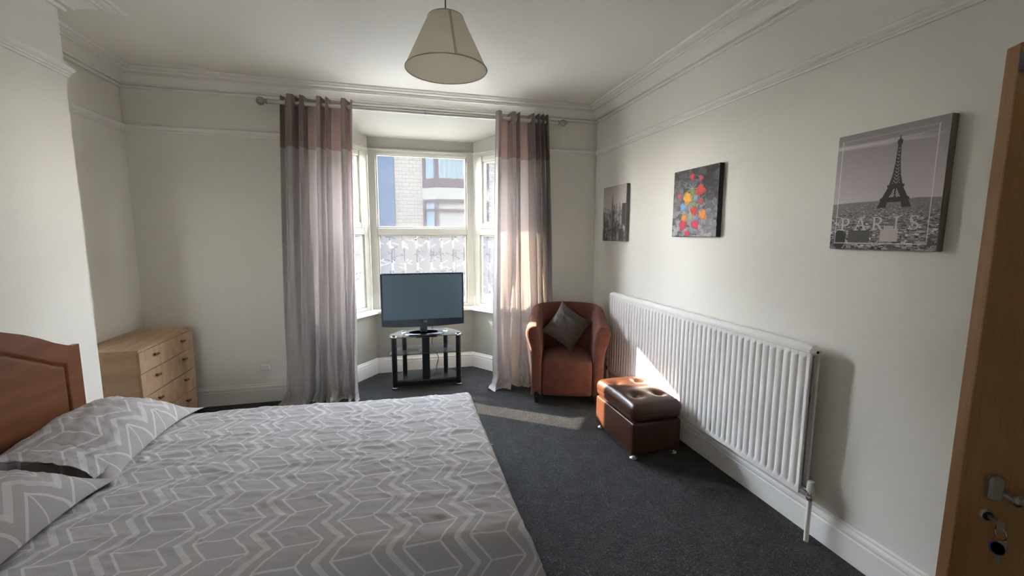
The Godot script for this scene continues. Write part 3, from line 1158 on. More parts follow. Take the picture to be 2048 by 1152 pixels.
func curtain(label: String, xt: Vector2, xb: Vector2, top: Array, low: Array, side: float, eyes: Array) -> void:
	var t := thing("curtain", label, "curtain", Vector3.ZERO, 0.0, "pair of satin curtains at the bay")
	var zr := -4.185
	var ys := 2.305
	var n1 := noise3(1.0, 51 if side < 0 else 57, 3)
	var point := func(f: float, v: float) -> Vector3:
		# v: 0 at the top, 1 at the hem, beyond: cloth lying on the carpet
		var y := 2.735 * (1.0 - v)
		var w := smoothstep(0.4, 0.97, v)
		var edge := pow(clampf(v, 0, 1), 0.8)
		var x := lerpf(lerpf(xt.x, xb.x, edge), lerpf(xt.y, xb.y, edge), f)
		var z := lerpf(fold_at(top, f) * 1.25, fold_at(low, f) * 1.5, w)
		x += 0.012 * n1.get_noise_2d(f * 4.0, v * 3.0 + 9.0) * w
		z += 0.02 * n1.get_noise_2d(f * 5.0 + 20.0, v * 2.5) * w
		# creases and the pool at the hem
		var k := smoothstep(0.8, 1.0, v)
		z += 0.035 * k * n1.get_noise_2d(f * 9.0, v * 14.0) + 0.03 * k
		if v > 0.965:
			var q := (v - 0.965) / 0.085
			y = 0.092 * pow(1.0 - clampf(q, 0, 1), 2.0) + 0.012 + 0.02 * maxf(0.0, n1.get_noise_2d(f * 10.0, v * 30.0 + 5.0)) * (1.0 - 0.6 * clampf(q, 0, 1))
			z += 0.10 * q * (0.75 + 0.5 * n1.get_noise_1d(f * 6.0 + 2.0))
			x += side * 0.05 * q * (1.0 - f if side < 0 else 1.0) * 0.8 + 0.04 * q * (f - 0.5)
		return Vector3(x, maxf(y, 0.006), zr + z)
	for part in [["heading_band", 0.0, 1.0 - ys / 2.735, 14, M.header], ["drape", 1.0 - (ys + 0.004) / 2.735, 1.05, 110, M.curtain]]:
		var rows := []
		var uvs := []
		for i in part[3] + 1:
			var v: float = lerpf(part[1], part[2], float(i) / part[3])
			var row := PackedVector3Array()
			var uu := PackedVector2Array()
			for j in 201:
				var f := j / 200.0
				var p: Vector3 = point.call(f, v)
				if part[0] == "heading_band":
					p.z += 0.003
				row.append(p)
				uu.append(Vector2(f * 1.3, v * 2.7))
			rows.append(row)
			uvs.append(uu)
		var b := MB.new()
		b.grid(rows, uvs)
		put(part[0], b, part[4], t)
	for f in eyes:
		var p: Vector3 = point.call(f, 0.021)
		var b := MB.new()
		var path := PackedVector3Array()
		for i in 25:
			path.append(Vector3(p.x, 2.677 + 0.028 * cos(TAU * i / 24), -4.185 + 0.028 * sin(TAU * i / 24)))
		b.tube(path, 0.006, 8, false)
		put("eyelet", b, M.chrome, t)


func curtains() -> void:
	var t := thing("curtain_pole", "satin metal curtain pole with ball ends across the bay opening", "curtain pole")
	var b := MB.new()
	b.tube(PackedVector3Array([Vector3(-1.06, 2.677, -4.185), Vector3(0.26, 2.677, -4.185), Vector3(1.575, 2.677, -4.185)]), 0.0175, 20)
	put("rod", b, M.rod, t)
	b = MB.new()
	b.tube(PackedVector3Array([Vector3(0.255, 2.677, -4.185), Vector3(0.268, 2.677, -4.185)]), 0.0183, 20)
	put("joint", b, M.satin, t)
	for s in [-1.0, 1.0]:
		var prof := [Vector2(0, 0), Vector2(0.016, 0), Vector2(0.021, 0.004), Vector2(0.021, 0.012), Vector2(0.015, 0.016), Vector2(0.015, 0.022)]
		for i in 13:
			var a := PI * (0.14 + 0.86 * i / 12.0)
			prof.append(Vector2(0.034 * sin(a), 0.054 - 0.034 * cos(a)))
		b = MB.new()
		b.lathe(prof, Vector3(1.57 if s > 0 else -1.055, 2.677, -4.185), 24, Basis(Vector3.BACK, -PI / 2 * s))
		put("finial", b, M.satin, t)
		b = MB.new()
		var x := -0.86 if s < 0 else 1.40
		b.box(Vector3(x, 2.66, -4.24), Vector3(0.014, 0.016, 0.11), 0.003)
		b.lathe([Vector2(0, 0.012), Vector2(0.02, 0.012), Vector2(0.026, 0)], Vector3(x, 2.66, ZB), 20, Basis(Vector3.RIGHT, PI / 2))
		put("bracket", b, M.satin, t)
	# left: wide dark panels between narrow ridges at the top, broad folds lower down
	curtain("left curtain, mauve-grey satin with a darker heading band, hem pooling behind the bed", Vector2(-0.955, -0.372), Vector2(-1.06, -0.425),
		[Vector2(0, 0.0), Vector2(0.045, -0.045), Vector2(0.12, 0.05), Vector2(0.175, 0.05), Vector2(0.235, -0.04), Vector2(0.285, 0.05), Vector2(0.32, 0.03), Vector2(0.36, -0.045), Vector2(0.46, -0.05), Vector2(0.515, 0.055), Vector2(0.555, 0.05), Vector2(0.60, -0.04), Vector2(0.635, 0.05), Vector2(0.69, -0.035), Vector2(0.81, -0.05), Vector2(0.855, 0.05), Vector2(0.895, 0.045), Vector2(0.95, -0.045), Vector2(0.985, 0.03), Vector2(1.0, 0.01)],
		[Vector2(0, -0.03), Vector2(0.08, 0.0), Vector2(0.22, 0.03), Vector2(0.355, 0.055), Vector2(0.40, -0.045), Vector2(0.45, -0.02), Vector2(0.50, 0.05), Vector2(0.56, -0.04), Vector2(0.64, 0.05), Vector2(0.71, 0.03), Vector2(0.77, -0.055), Vector2(0.83, -0.03), Vector2(0.875, 0.055), Vector2(0.915, -0.045), Vector2(0.965, 0.05), Vector2(1.0, 0.0)],
		-1.0, [0.08, 0.2, 0.335, 0.57, 0.66, 0.92])
	curtain("right curtain, mauve-grey satin glowing pink where the sun shines through, behind the armchair", Vector2(0.925, 1.462), Vector2(0.885, 1.575),
		[Vector2(0, 0.02), Vector2(0.05, 0.055), Vector2(0.10, 0.04), Vector2(0.14, -0.04), Vector2(0.25, -0.045), Vector2(0.30, 0.05), Vector2(0.36, 0.045), Vector2(0.395, -0.03), Vector2(0.43, 0.05), Vector2(0.48, -0.045), Vector2(0.63, -0.05), Vector2(0.70, 0.05), Vector2(0.76, -0.04), Vector2(0.80, 0.05), Vector2(0.855, -0.04), Vector2(0.885, 0.045), Vector2(0.93, -0.04), Vector2(0.97, 0.045), Vector2(1.0, -0.02)],
		[Vector2(0, 0.0), Vector2(0.06, 0.05), Vector2(0.16, 0.02), Vector2(0.26, 0.055), Vector2(0.32, -0.05), Vector2(0.42, 0.03), Vector2(0.52, 0.05), Vector2(0.60, 0.02), Vector2(0.66, -0.045), Vector2(0.73, 0.045), Vector2(0.79, -0.04), Vector2(0.86, 0.045), Vector2(0.92, -0.04), Vector2(1.0, 0.0)],
		-1.0, [0.12, 0.275, 0.4, 0.655, 0.73, 0.83])


# ---------------------------------------------------------------- television

func tv_and_stand() -> void:
	# stand: three smoked glass shelves on black posts
	var fx := 0.235
	var t := thing("tv_stand", "black glass television stand with three smoked shelves in the bay", "tv stand", Vector3(fx, 0, -4.31))
	var plan := PackedVector2Array([Vector2(-0.37, 0.02), Vector2(0.372, 0.02), Vector2(0.355, -0.13), Vector2(0.235, -0.34), Vector2(-0.235, -0.34), Vector2(-0.36, -0.13)])
	for sh in [["top_shelf", 0.532], ["middle_shelf", 0.358], ["bottom_shelf", 0.075]]:
		var b := MB.new()
		b.prism(plan, Vector3(0, sh[1], 0), Vector3(1, 0, 0), Vector3(0, 0, 1), Vector3(0, 0.009, 0))
		put(sh[0], b, M.smoked, t)
	for p in [Vector2(-0.322, -0.02), Vector2(0.322, -0.005), Vector2(-0.22, -0.185), Vector2(0.208, -0.185)]:
		var b := MB.new()
		var r := 0.026 if p.y > -0.1 else 0.023
		b.lathe([Vector2(0, 0.022), Vector2(r, 0.022), Vector2(r, 0.53), Vector2(0, 0.53)], Vector3(p.x, 0, p.y), 24)
		b.smooth(40)
		put("post", b, M.black_metal, t)
		b = MB.new()
		b.lathe([Vector2(0, 0), Vector2(r + 0.004, 0), Vector2(r + 0.004, 0.012), Vector2(r - 0.004, 0.022), Vector2(0, 0.022)], Vector3(p.x, 0, p.y), 24)
		put("foot", b, M.chrome, t)
		b = MB.new()
		b.lathe([Vector2(0, 0.55), Vector2(r * 0.9, 0.549), Vector2(r + 0.003, 0.541), Vector2(r + 0.003, 0.53)], Vector3(p.x, 0, p.y), 24)
		put("cap", b, M.chrome, t)
	var b := MB.new()
	b.box(Vector3(-0.008, 0.285, -0.035), Vector3(0.076, 0.49, 0.03), 0.006)
	put("centre_column", b, M.black_metal, t)
	b = MB.new()
	b.box(Vector3(0, 0.05, -0.03), Vector3(0.63, 0.062, 0.022), 0.004)
	put("front_rail", b, M.black_metal, t)
	b = MB.new()
	b.box(Vector3(0, 0.524, -0.03), Vector3(0.21, 0.014, 0.05), 0.004)
	put("column_head", b, M.black_metal, t)
	# television
	var tv := thing("television", "black flat screen television, switched off, on the glass stand", "television", Vector3(0.212, 0.541, -4.40))
	var w := 0.824
	var y0 := 0.098
	var y1 := 0.632
	b = MB.new()
	var poly := PackedVector2Array()
	for i in 25:
		var s := i / 24.0 * 2.0 - 1.0
		poly.append(Vector2(s * w / 2, y0 - 0.016 * (1.0 - s * s)))
	poly.append_array([Vector2(w / 2 - 0.001, y1 - 0.01), Vector2(w / 2 - 0.01, y1), Vector2(-w / 2 + 0.01, y1), Vector2(-w / 2 + 0.001, y1 - 0.01)])
	b.prism(poly, Vector3(0, 0, 0.0), Vector3(1, 0, 0), Vector3.UP, Vector3(0, 0, 0.04))
	put("bezel", b, M.black_gloss, tv)
	b = MB.new()
	b.box(Vector3(0, (y0 + y1) / 2 + 0.02, -0.02), Vector3(w - 0.12, y1 - y0 - 0.1, 0.05), 0.02)
	put("back_housing", b, M.black_metal, tv)
	b = MB.new()
	b.box(Vector3(0, 0.39, 0.0405), Vector3(w - 0.035, 0.455, 0.003), 0.001)
	put("screen", b, M.screen, tv)
	b = MB.new()
	b.box(Vector3(0.0, 0.06, -0.01), Vector3(0.075, 0.11, 0.03), 0.008)
	put("neck", b, M.black_gloss, tv)
	var prof := [Vector2(0, 0.022), Vector2(0.15, 0.02), Vector2(0.19, 0.016), Vector2(0.207, 0.008), Vector2(0.205, 0.0), Vector2(0, 0)]
	b = MB.new()
	b.lathe(prof, Vector3.ZERO, 40)
	for i in b.v.size():
		b.v[i].z *= 0.55
	b.smooth(50)
	put("base", b, M.black_gloss, tv)
	# maker's mark: a disc and two letters
	var logo := Node3D.new()
	logo.name = "logo"
	tv.add_child(logo, true)
	b = MB.new()
	b.lathe([Vector2(0, 0.0012), Vector2(0.0105, 0.0012), Vector2(0.0105, 0)], Vector3(-0.013, 0.139, 0.04), 24, Basis(Vector3.RIGHT, PI / 2))
	put("disc", b, M.silver_print, logo)
	letters(logo, "LG", 0.022, Vector3(0.016, 0.139, 0.0405), Basis(), M.silver_print, "Droid Sans")
	b = MB.new()
	var path := PackedVector3Array()
	for q in [Vector3(0.09, 0.14, -0.06), Vector3(0.105, 0.06, -0.09), Vector3(0.125, 0.0, -0.1), Vector3(0.128, -0.008, -0.1)]:
		path.append(q)
	path = PackedVector3Array()
	var pts := [Vector3(0.085, 0.13, -0.05), Vector3(0.09, 0.06, -0.25), Vector3(0.11, -0.01, -0.27), Vector3(0.115, -0.08, -0.265), Vector3(0.098, -0.16, -0.27), Vector3(0.13, -0.25, -0.268), Vector3(0.165, -0.33, -0.268), Vector3(0.155, -0.40, -0.27), Vector3(0.13, -0.5, -0.268), Vector3(0.11, -0.535, -0.27), Vector3(0.2, -0.536, -0.29)]
	for i in 61:
		path.append(catmull(pts, i / 60.0))
	b.tube(path, 0.0035, 8)
	put("power_cable", b, M.cable, tv)


func letters(parent: Node3D, what: String, size: float, at: Vector3, q: Basis, m: Material, font: String) -> void:
	var tm := TextMesh.new()
	var sf := SystemFont.new()
	sf.font_names = PackedStringArray([font])
	tm.font = sf
	tm.font_size = 64
	tm.pixel_size = size / 47.0
	tm.depth = 0.0008
	tm.text = what
	var o := MeshInstance3D.new()
	o.name = "lettering"
	o.mesh = tm
	o.material_override = m
	parent.add_child(o, true)
	o.transform = Transform3D(q, at)


# ---------------------------------------------------------------- bed

func hb_top(z: float) -> float:
	# outline of the headboard top; z from its middle
	return lookup([Vector2(0, 1.158), Vector2(0.1, 1.152), Vector2(0.185, 1.134), Vector2(0.30, 1.095), Vector2(0.39, 1.056), Vector2(0.47, 1.015), Vector2(0.54, 0.987), Vector2(0.585, 0.973), Vector2(0.63, 0.972)], absf(z))


func hb_groove(z: float) -> float:
	return lookup([Vector2(0, 1.052), Vector2(0.1, 1.047), Vector2(0.2, 1.027), Vector2(0.29, 0.985), Vector2(0.38, 0.945), Vector2(0.45, 0.908), Vector2(0.51, 0.885), Vector2(0.53, 0.88), Vector2(0.7, 0.88)], absf(z))


func bed() -> void:
	var t := thing("bed", "double bed with a curved mahogany headboard against the chimney breast", "bed", Vector3(XC, 0, -2.1))
	var hw := 0.63
	var b := MB.new()
	var rows := []
	var uvs := []
	for i in 161:
		var row := PackedVector3Array()
		var uu := PackedVector2Array()
		for j in 281:
			var z := -hw + 2 * hw * j / 280.0
			var y := lerpf(0.3, hb_top(z), i / 160.0)
			# routed line following the outline, with the field inside a little lower
			var d := minf(hw - 0.105 - absf(z), hb_groove(z) - y)
			var x := 0.037
			x -= 0.012 * exp(-pow(d / 0.007, 2.0))
			if d > 0.0:
				x -= 0.0025
			row.append(Vector3(x, y, z))
			uu.append(Vector2(y * 0.9, z * 0.9))
		rows.append(row)
		uvs.append(uu)
	b.grid(rows, uvs)
	for j in 140:
		var z0 := -hw + 2 * hw * j / 140.0
		var z1 := -hw + 2 * hw * (j + 1) / 140.0
		b.quad(Vector3(0.012, hb_top(z0), z0), Vector3(0.037, hb_top(z0), z0), Vector3(0.037, hb_top(z1), z1), Vector3(0.012, hb_top(z1), z1), Vector3.UP)
		b.quad(Vector3(0.012, hb_top(z0), z0), Vector3(0.012, 0.3, z0), Vector3(0.012, 0.3, z1), Vector3(0.012, hb_top(z1), z1), Vector3.LEFT)
	for s in [-1.0, 1.0]:
		b.quad(Vector3(0.012, 0.3, s * hw), Vector3(0.037, 0.3, s * hw), Vector3(0.037, hb_top(hw), s * hw), Vector3(0.012, hb_top(hw), s * hw), Vector3(0, 0, s))
	put("headboard", b, M.mahogany, t)
	for s in [-1.0, 1.0]:
		b = MB.new()
		b.box(Vector3(0.025, 0.2, s * 0.4), Vector3(0.022, 0.4, 0.06), 0.003)
		put("headboard_strut", b, M.dark_wood, t)
	b = MB.new()
	b.box(Vector3(1.06, 0.19, 0.02), Vector3(2.02, 0.24, 1.36), 0.02)
	put("base", b, M.sheet, t)
	put("mattress", rounded_box(Vector3(2.04, 0.165, 1.38), 0.05, 10), M.sheet, t).position = Vector3(1.065, 0.395, 0.02)
	for p in [Vector2(0.12, -0.6), Vector2(2.0, -0.6), Vector2(0.12, 0.62), Vector2(2.0, 0.62)]:
		b = MB.new()
		b.lathe([Vector2(0, 0), Vector2(0.02, 0), Vector2(0.026, 0.07), Vector2(0, 0.07)], Vector3(p.x, 0, p.y), 16)
		put("leg", b, M.black_metal, t)
	duvet()
	# pillows
	var p := thing("pillow", "far pillow with an open-ended chevron case, its corner pointing at the oak chest", "pillow", Vector3(-1.452, 0.53, -2.44), 0.0, "pillows on the double bed")
	p.rotation = Vector3(0, 0, -0.17)
	put("case", pillow(0.24, 0.385, 0.155, 61, 0.04), M.pillow, p)
	mouth(p)
	p = thing("pillow", "near pillow in a chevron case at the bottom left corner", "pillow", Vector3(-1.452, 0.53, -1.665), 0.0, "pillows on the double bed")
	p.rotation = Vector3(0, 0, -0.15)
	put("case", pillow(0.235, 0.385, 0.17, 71, 0.03), M.pillow, p)


func pillow(a: float, c: float, h: float, sd: int, tip: float) -> MB:
	# half sizes a (x) and c (z); crown height h above the bed
	var n1 := noise3(3.0, sd, 3)
	var b := MB.new()
	for side in [1.0, -1.0]:
		var rows := []
		var uvs := []
		for i in 41:
			var row := PackedVector3Array()
			var uu := PackedVector2Array()
			for j in 61:
				var u := sin((i / 40.0 - 0.5) * PI)
				var w := sin((j / 60.0 - 0.5) * PI)
				# edges draw in between the corners
				var x := a * u * (1.0 - 0.09 * (1.0 - w * w)) + tip * u * pow(absf(u * w), 6.0)
				var z := c * w * (1.0 - 0.06 * (1.0 - u * u)) + tip * w * pow(absf(u * w), 6.0)
				var f := pow(maxf(0.0, (1.0 - pow(absf(u), 2.6)) * (1.0 - pow(absf(w), 2.2))), 0.7)
				var y := f * (h if side > 0 else 0.022)
				if side > 0:
					y += f * (0.02 * n1.get_noise_2d(x * 2.2, z * 2.2) + 0.012 * n1.get_noise_2d(x * 7.0 + z * 3.0, z * 7.0))
				row.append(Vector3(x, 0.03 + y * side if side > 0 else 0.03 - y, z))
				uu.append(Vector2(x, z))
			rows.append(row)
			uvs.append(uu)
		b.grid(rows, uvs, side < 0)
	return b


func mouth(p: Node3D) -> void:
	# the open end of the pillow case, a flattened sleeve seen from its mouth
	var n1 := noise3(4.0, 66, 2)
	for part in [["case_mouth", 0.0, M.pillow], ["case_lining", -0.005, M.pillow_inner]]:
		var rows := []
		var uvs := []
		for i in 13:
			var f := i / 12.0
			var row := PackedVector3Array()
			var uu := PackedVector2Array()
			for j in 49:
				var a := TAU * j / 48.0
				var k := pow(f, 0.7)
				var rx: float = 0.20 + part[1]
				var ry: float = lerpf(0.075, 0.062, k) + part[1]
				var x := rx * cos(a)
				var y := 0.052 + ry * sin(a) * (1.0 if sin(a) > 0 else 0.55) + 0.012 * n1.get_noise_2d(cos(a), f)
				var z := 0.25 + 0.15 * f + 0.02 * cos(a) * f
				row.append(Vector3(x, y, z))
				uu.append(Vector2(x, z))
			rows.append(row)
			uvs.append(uu)
		var b := MB.new()
		b.grid(rows, uvs)
		put(part[0], b, part[2], p)


func duvet() -> void:
	# sheet-like cover: flat top, rounded edges, hanging sides
	var top := 0.503
	var x0 := -1.655
	var n1 := noise3(0.55, 81, 3)
	var n2 := noise3(2.6, 82, 3)
	var rows := []
	var uvs := []
	var ease := func(s: float) -> Vector2:
		# distance past the edge -> (outwards, down)
		var r := 0.05
		if s <= 0.0:
			return Vector2(s, 0)
		var q := r * PI / 2
		if s < q:
			return Vector2(r * sin(s / r), r * (1.0 - cos(s / r)))
		return Vector2(r + 0.10 * (s - q), r + 0.995 * (s - q))
	for i in 241:
		var row := PackedVector3Array()
		var uu := PackedVector2Array()
		var sx := lerpf(0.0, 2.42, i / 240.0)
		for j in 181:
			var sz := lerpf(-1.02, 1.02, j / 180.0)
			var x := x0 + sx
			var far := -2.80 + clampf(x + 1.2, 0, 1.7) * 0.058
			var near := -1.415
			var mid := (far + near) / 2
			var hz := (near - far) / 2
			var foot := lerpf(0.388, 0.372, j / 180.0)
			var ex: Vector2 = ease.call(x - foot)
			var ez: Vector2 = ease.call(absf(sz) - hz)
			var down := maxf(ex.y, ez.y) + 0.35 * minf(ex.y, ez.y)
			var px := foot + ex.x
			var pz := mid + signf(sz) * (hz + ez.x)
			# loose corner folds
			var cf := minf(ex.y, ez.y)
			px += 0.36 * cf
			pz += signf(sz) * 0.10 * cf
			var y := top - minf(down, 0.43)
			# sagging top, ripples from pulling the cover straight
			var flat := 1.0 - smoothstep(0.0, 0.1, down)
			y += flat * (0.010 * n1.get_noise_2d(px * 2.0, pz * 2.0) + 0.0065 * n2.get_noise_2d(px * 1.2 + pz * 1.6, pz * 2.4 - px * 0.6))
			var crease := n2.get_noise_2d(px * 0.8 + 7.0, pz * 3.2)
			y += flat * 0.007 * (1.0 - minf(1.0, absf(crease) * 6.0))
			var hang := smoothstep(0.03, 0.3, down)
			px += hang * 0.02 * n2.get_noise_2d(pz * 2.0, 3.0) * (1.0 if ex.y > ez.y else 0.0)
			pz += hang * 0.02 * n2.get_noise_2d(px * 2.0, 8.0) * (1.0 if ez.y > ex.y else 0.0)
			row.append(Vector3(px, y, pz))
			uu.append(Vector2(x - 0.285 + 0.2, mid + sz + 1.665))
		rows.append(row)
		uvs.append(uu)
	var b := MB.new()
	b.grid(rows, uvs)
	tag(put("duvet", b, M.duvet), "grey duvet cover with pale chevron lines spread over the double bed", "duvet")


# ---------------------------------------------------------------- chest of drawers

func chest() -> void:
	var t := thing("chest_of_drawers", "pale oak chest of four drawers in the alcove beside the bed", "chest of drawers", Vector3(-1.955, 0, -3.778))
	var d := 0.395
	var w := 0.785
	var b := MB.new()
	b.box(Vector3(-0.006, 0.378, w / 2 - 0.009), Vector3(d - 0.012, 0.735, 0.018), 0.001)
	b.box(Vector3(-0.006, 0.378, -w / 2 + 0.009), Vector3(d - 0.012, 0.735, 0.018), 0.001)
	b.box(Vector3(-d / 2 + 0.004, 0.378, 0), Vector3(0.008, 0.73, w - 0.03))
	b.box(Vector3(0.0, 0.03, 0), Vector3(d - 0.05, 0.06, w - 0.036))
	swap_uv(b)
	put("carcass", b, M.oak, t)
	b = MB.new()
	b.box(Vector3(0, 0.753, 0), Vector3(d + 0.004, 0.018, w), 0.0015)
	put("top", b, M.oak, t)
	b = MB.new()
	b.box(Vector3(-0.02, 0.39, 0), Vector3(d - 0.06, 0.7, w - 0.04))
	put("interior", b, M.oak_end, t)
	var ys := [0.062, 0.236, 0.414, 0.589, 0.743]
	for k in 4:
		var dr := Node3D.new()
		dr.name = "drawer" if k == 0 else "drawer_%03d" % k
		t.add_child(dr, true)
		b = MB.new()
		var y0: float = ys[k] + 0.003
		var y1: float = ys[k + 1] - 0.003
		b.box(Vector3(d / 2 - 0.004, (y0 + y1) / 2, 0), Vector3(0.018, y1 - y0, w - 0.012), 0.0015)
		put("front", b, M.oak, dr)
		for z in [-0.19, 0.205]:
			b = MB.new()
			var yk := y1 - 0.052
			b.box(Vector3(d / 2 + 0.013, yk, z), Vector3(0.02, 0.012, 0.014), 0.002)
			b.box(Vector3(d / 2 + 0.026, yk, z), Vector3(0.012, 0.016, 0.052), 0.004)
			put("knob", b, M.oak_end, dr)


func swap_uv(b: MB) -> void:
	for i in b.t.size():
		b.t[i] = Vector2(b.t[i].y, b.t[i].x)


# ---------------------------------------------------------------- armchair

func armchair() -> void:
	var t := thing("armchair", "brown suede tub armchair with rolled arms in the corner by the radiator", "armchair", Vector3(1.452, 0, -3.53), -0.36)
	# own axes: z forwards, the front edge at z = 0
	var u_path := []   # inner line of the shell seen from above, left arm front -> back -> right arm front
	var hx := 0.235
	var back := -0.335
	for i in 9:
		u_path.append(Vector2(-hx, lerpf(0.0, back + 0.02, i / 8.0)))
	for i in range(1, 24):
		var a := PI - PI * i / 24.0
		u_path.append(Vector2(hx * cos(a), back + 0.02 - 0.17 * sin(a)))
	for i in 9:
		u_path.append(Vector2(hx, lerpf(back + 0.02, 0.0, i / 8.0)))
	var m := u_path.size()
	var lens := [0.0]
	for i in range(1, m):
		lens.append(lens[i - 1] + u_path[i].distance_to(u_path[i - 1]))
	var rows := []
	var secs := []
	for i in m:
		var d: Vector2 = (u_path[mini(i + 1, m - 1)] - u_path[maxi(i - 1, 0)]).normalized()
		var out := Vector2(d.y, -d.x)
		if out.dot(u_path[i] - Vector2(0, back * 0.5)) < 0.0:
			out = -out
		var f: float = lens[i] / lens[m - 1]
		var bk := sin(PI * f)              # 0 at the arm fronts, 1 at the back
		var e := smoothstep(0.0, 0.9, bk)
		var hh := lerpf(0.735, 0.878, e)
		var fl := lerpf(1.0, 0.75, e)      # how far the top rolls outwards
		var sec := [Vector2(0.0, 0.085), Vector2(0.0, 0.30), Vector2(-0.002, 0.45), Vector2(0.004, hh - 0.16), Vector2(0.016 * fl, hh - 0.07), Vector2(0.034 * fl, hh - 0.022), Vector2(0.062 * fl, hh), Vector2(0.1 * fl + 0.01, hh - 0.004), Vector2(0.128 * fl + 0.012, hh - 0.03), Vector2(0.136 * fl + 0.012, hh - 0.075), Vector2(0.125 * fl + 0.01, hh - 0.13), Vector2(0.108, hh - 0.22), Vector2(0.096, hh - 0.34), Vector2(0.094, 0.25), Vector2(0.098, 0.085)]
		secs.append(sec)
		var row := PackedVector3Array()
		for k in 57:
			var q: Vector2 = catmull(sec, k / 56.0)
			var p: Vector2 = u_path[i] + out * q.x
			row.append(Vector3(p.x, q.y, p.y))
		rows.append(row)
	var b := MB.new()
	b.grid(rows, [])
	# arm fronts: slightly bulging pads
	for e in [0, m - 1]:
		var c := Vector3()
		for q in rows[e]:
			c += q / 57.0
		c.y = 0.42
		var prev: PackedVector3Array = rows[e]
		for st in [[0.97, 0.010], [0.88, 0.020], [0.6, 0.026], [0.0, 0.028]]:
			var nxt := PackedVector3Array()
			for q in rows[e]:
				var w: Vector3 = q
				# pull towards the middle line of the pad
				var mid := Vector3(lerpf(rows[e][8].x, rows[e][48].x, 0.5) + (0.0 if q.y < 0.5 else (q.y - 0.5) * 0.16 * signf(rows[e][48].x)), q.y, q.z)
				w = mid.lerp(q, st[0])
				w.y = lerpf(c.y, q.y, lerpf(0.9, 1.0, st[0]) if st[0] > 0 else 0.88)
				w.z = q.z + st[1]
				nxt.append(w)
			var rr := [prev, nxt]
			for k in 56:
				b.quad(rr[0][k], rr[0][k + 1], rr[1][k + 1], rr[1][k], Vector3.BACK)
			prev = nxt
	b.smooth(55)
	put("shell", b, M.suede, t)
	var bulge := func(p: Vector3) -> Vector3:
		# a soft front and a crowned seat
		if p.z > 0.0:
			p.z += 0.014 * (1.0 - pow(absf(p.x) / 0.24, 2.0)) * clampf(p.z / 0.25, 0, 1)
		if p.y > 0.0:
			p.y += 0.02 * (1.0 - pow(p.x / 0.24, 2.0)) * (1.0 - pow(p.z / 0.3, 2.0))
		return p
	var seat := put("seat", rounded_box(Vector3(0.468, 0.345, 0.50), 0.035, 16, bulge), M.suede, t)
	seat.position = Vector3(0, 0.252, -0.232)
	for p in [Vector2(-0.275, -0.035), Vector2(0.275, -0.035), Vector2(-0.2, -0.45), Vector2(0.2, -0.45)]:
		b = MB.new()
		var q := PackedVector2Array([Vector2(-0.03, 0.09), Vector2(0.03, 0.09), Vector2(0.02, 0), Vector2(-0.02, 0)])
		b.prism(q, Vector3(p.x, 0, p.y - 0.024), Vector3(1, 0, 0), Vector3.UP, Vector3(0, 0, 0.048))
		put("leg", b, M.dark_wood, t)
	# cushion standing on its corner
	var cu := thing("cushion", "dark grey satin cushion standing on its corner in the brown armchair", "cushion", Vector3(1.545, 0.672, -3.785))
	cu.rotation = Vector3(-0.30, -0.30, 0.0)
	var n1 := noise3(2.0, 91, 3)
	b = MB.new()
	for side in [1.0, -1.0]:
		var rr := []
		for i in 37:
			var row := PackedVector3Array()
			for j in 37:
				var u := sin((i / 36.0 - 0.5) * PI)
				var w := sin((j / 36.0 - 0.5) * PI)
				var x := 0.178 * u * (1.0 - 0.10 * (1.0 - w * w)) + 0.012 * u * pow(absf(u * w), 5.0)
				var y := 0.178 * w * (1.0 - 0.10 * (1.0 - u * u)) + 0.012 * w * pow(absf(u * w), 5.0)
				var f := pow(maxf(0.0, (1.0 - u * u) * (1.0 - w * w)), 0.55)
				var z := f * 0.075
				z += f * (0.02 * n1.get_noise_2d(u * 1.3, w * 0.5 + side) + 0.008 * (1.0 - minf(1.0, absf(n1.get_noise_2d(u * 1.1 + 5.0, w * 0.8)) * 5.0)))
				row.append(Basis(Vector3.BACK, PI / 4 + 0.17) * Vector3(x, y, z * side))
			rr.append(row)
		b.grid(rr, [], side < 0)
	put("cover", b, M.cushion, cu)


# ---------------------------------------------------------------- ottoman

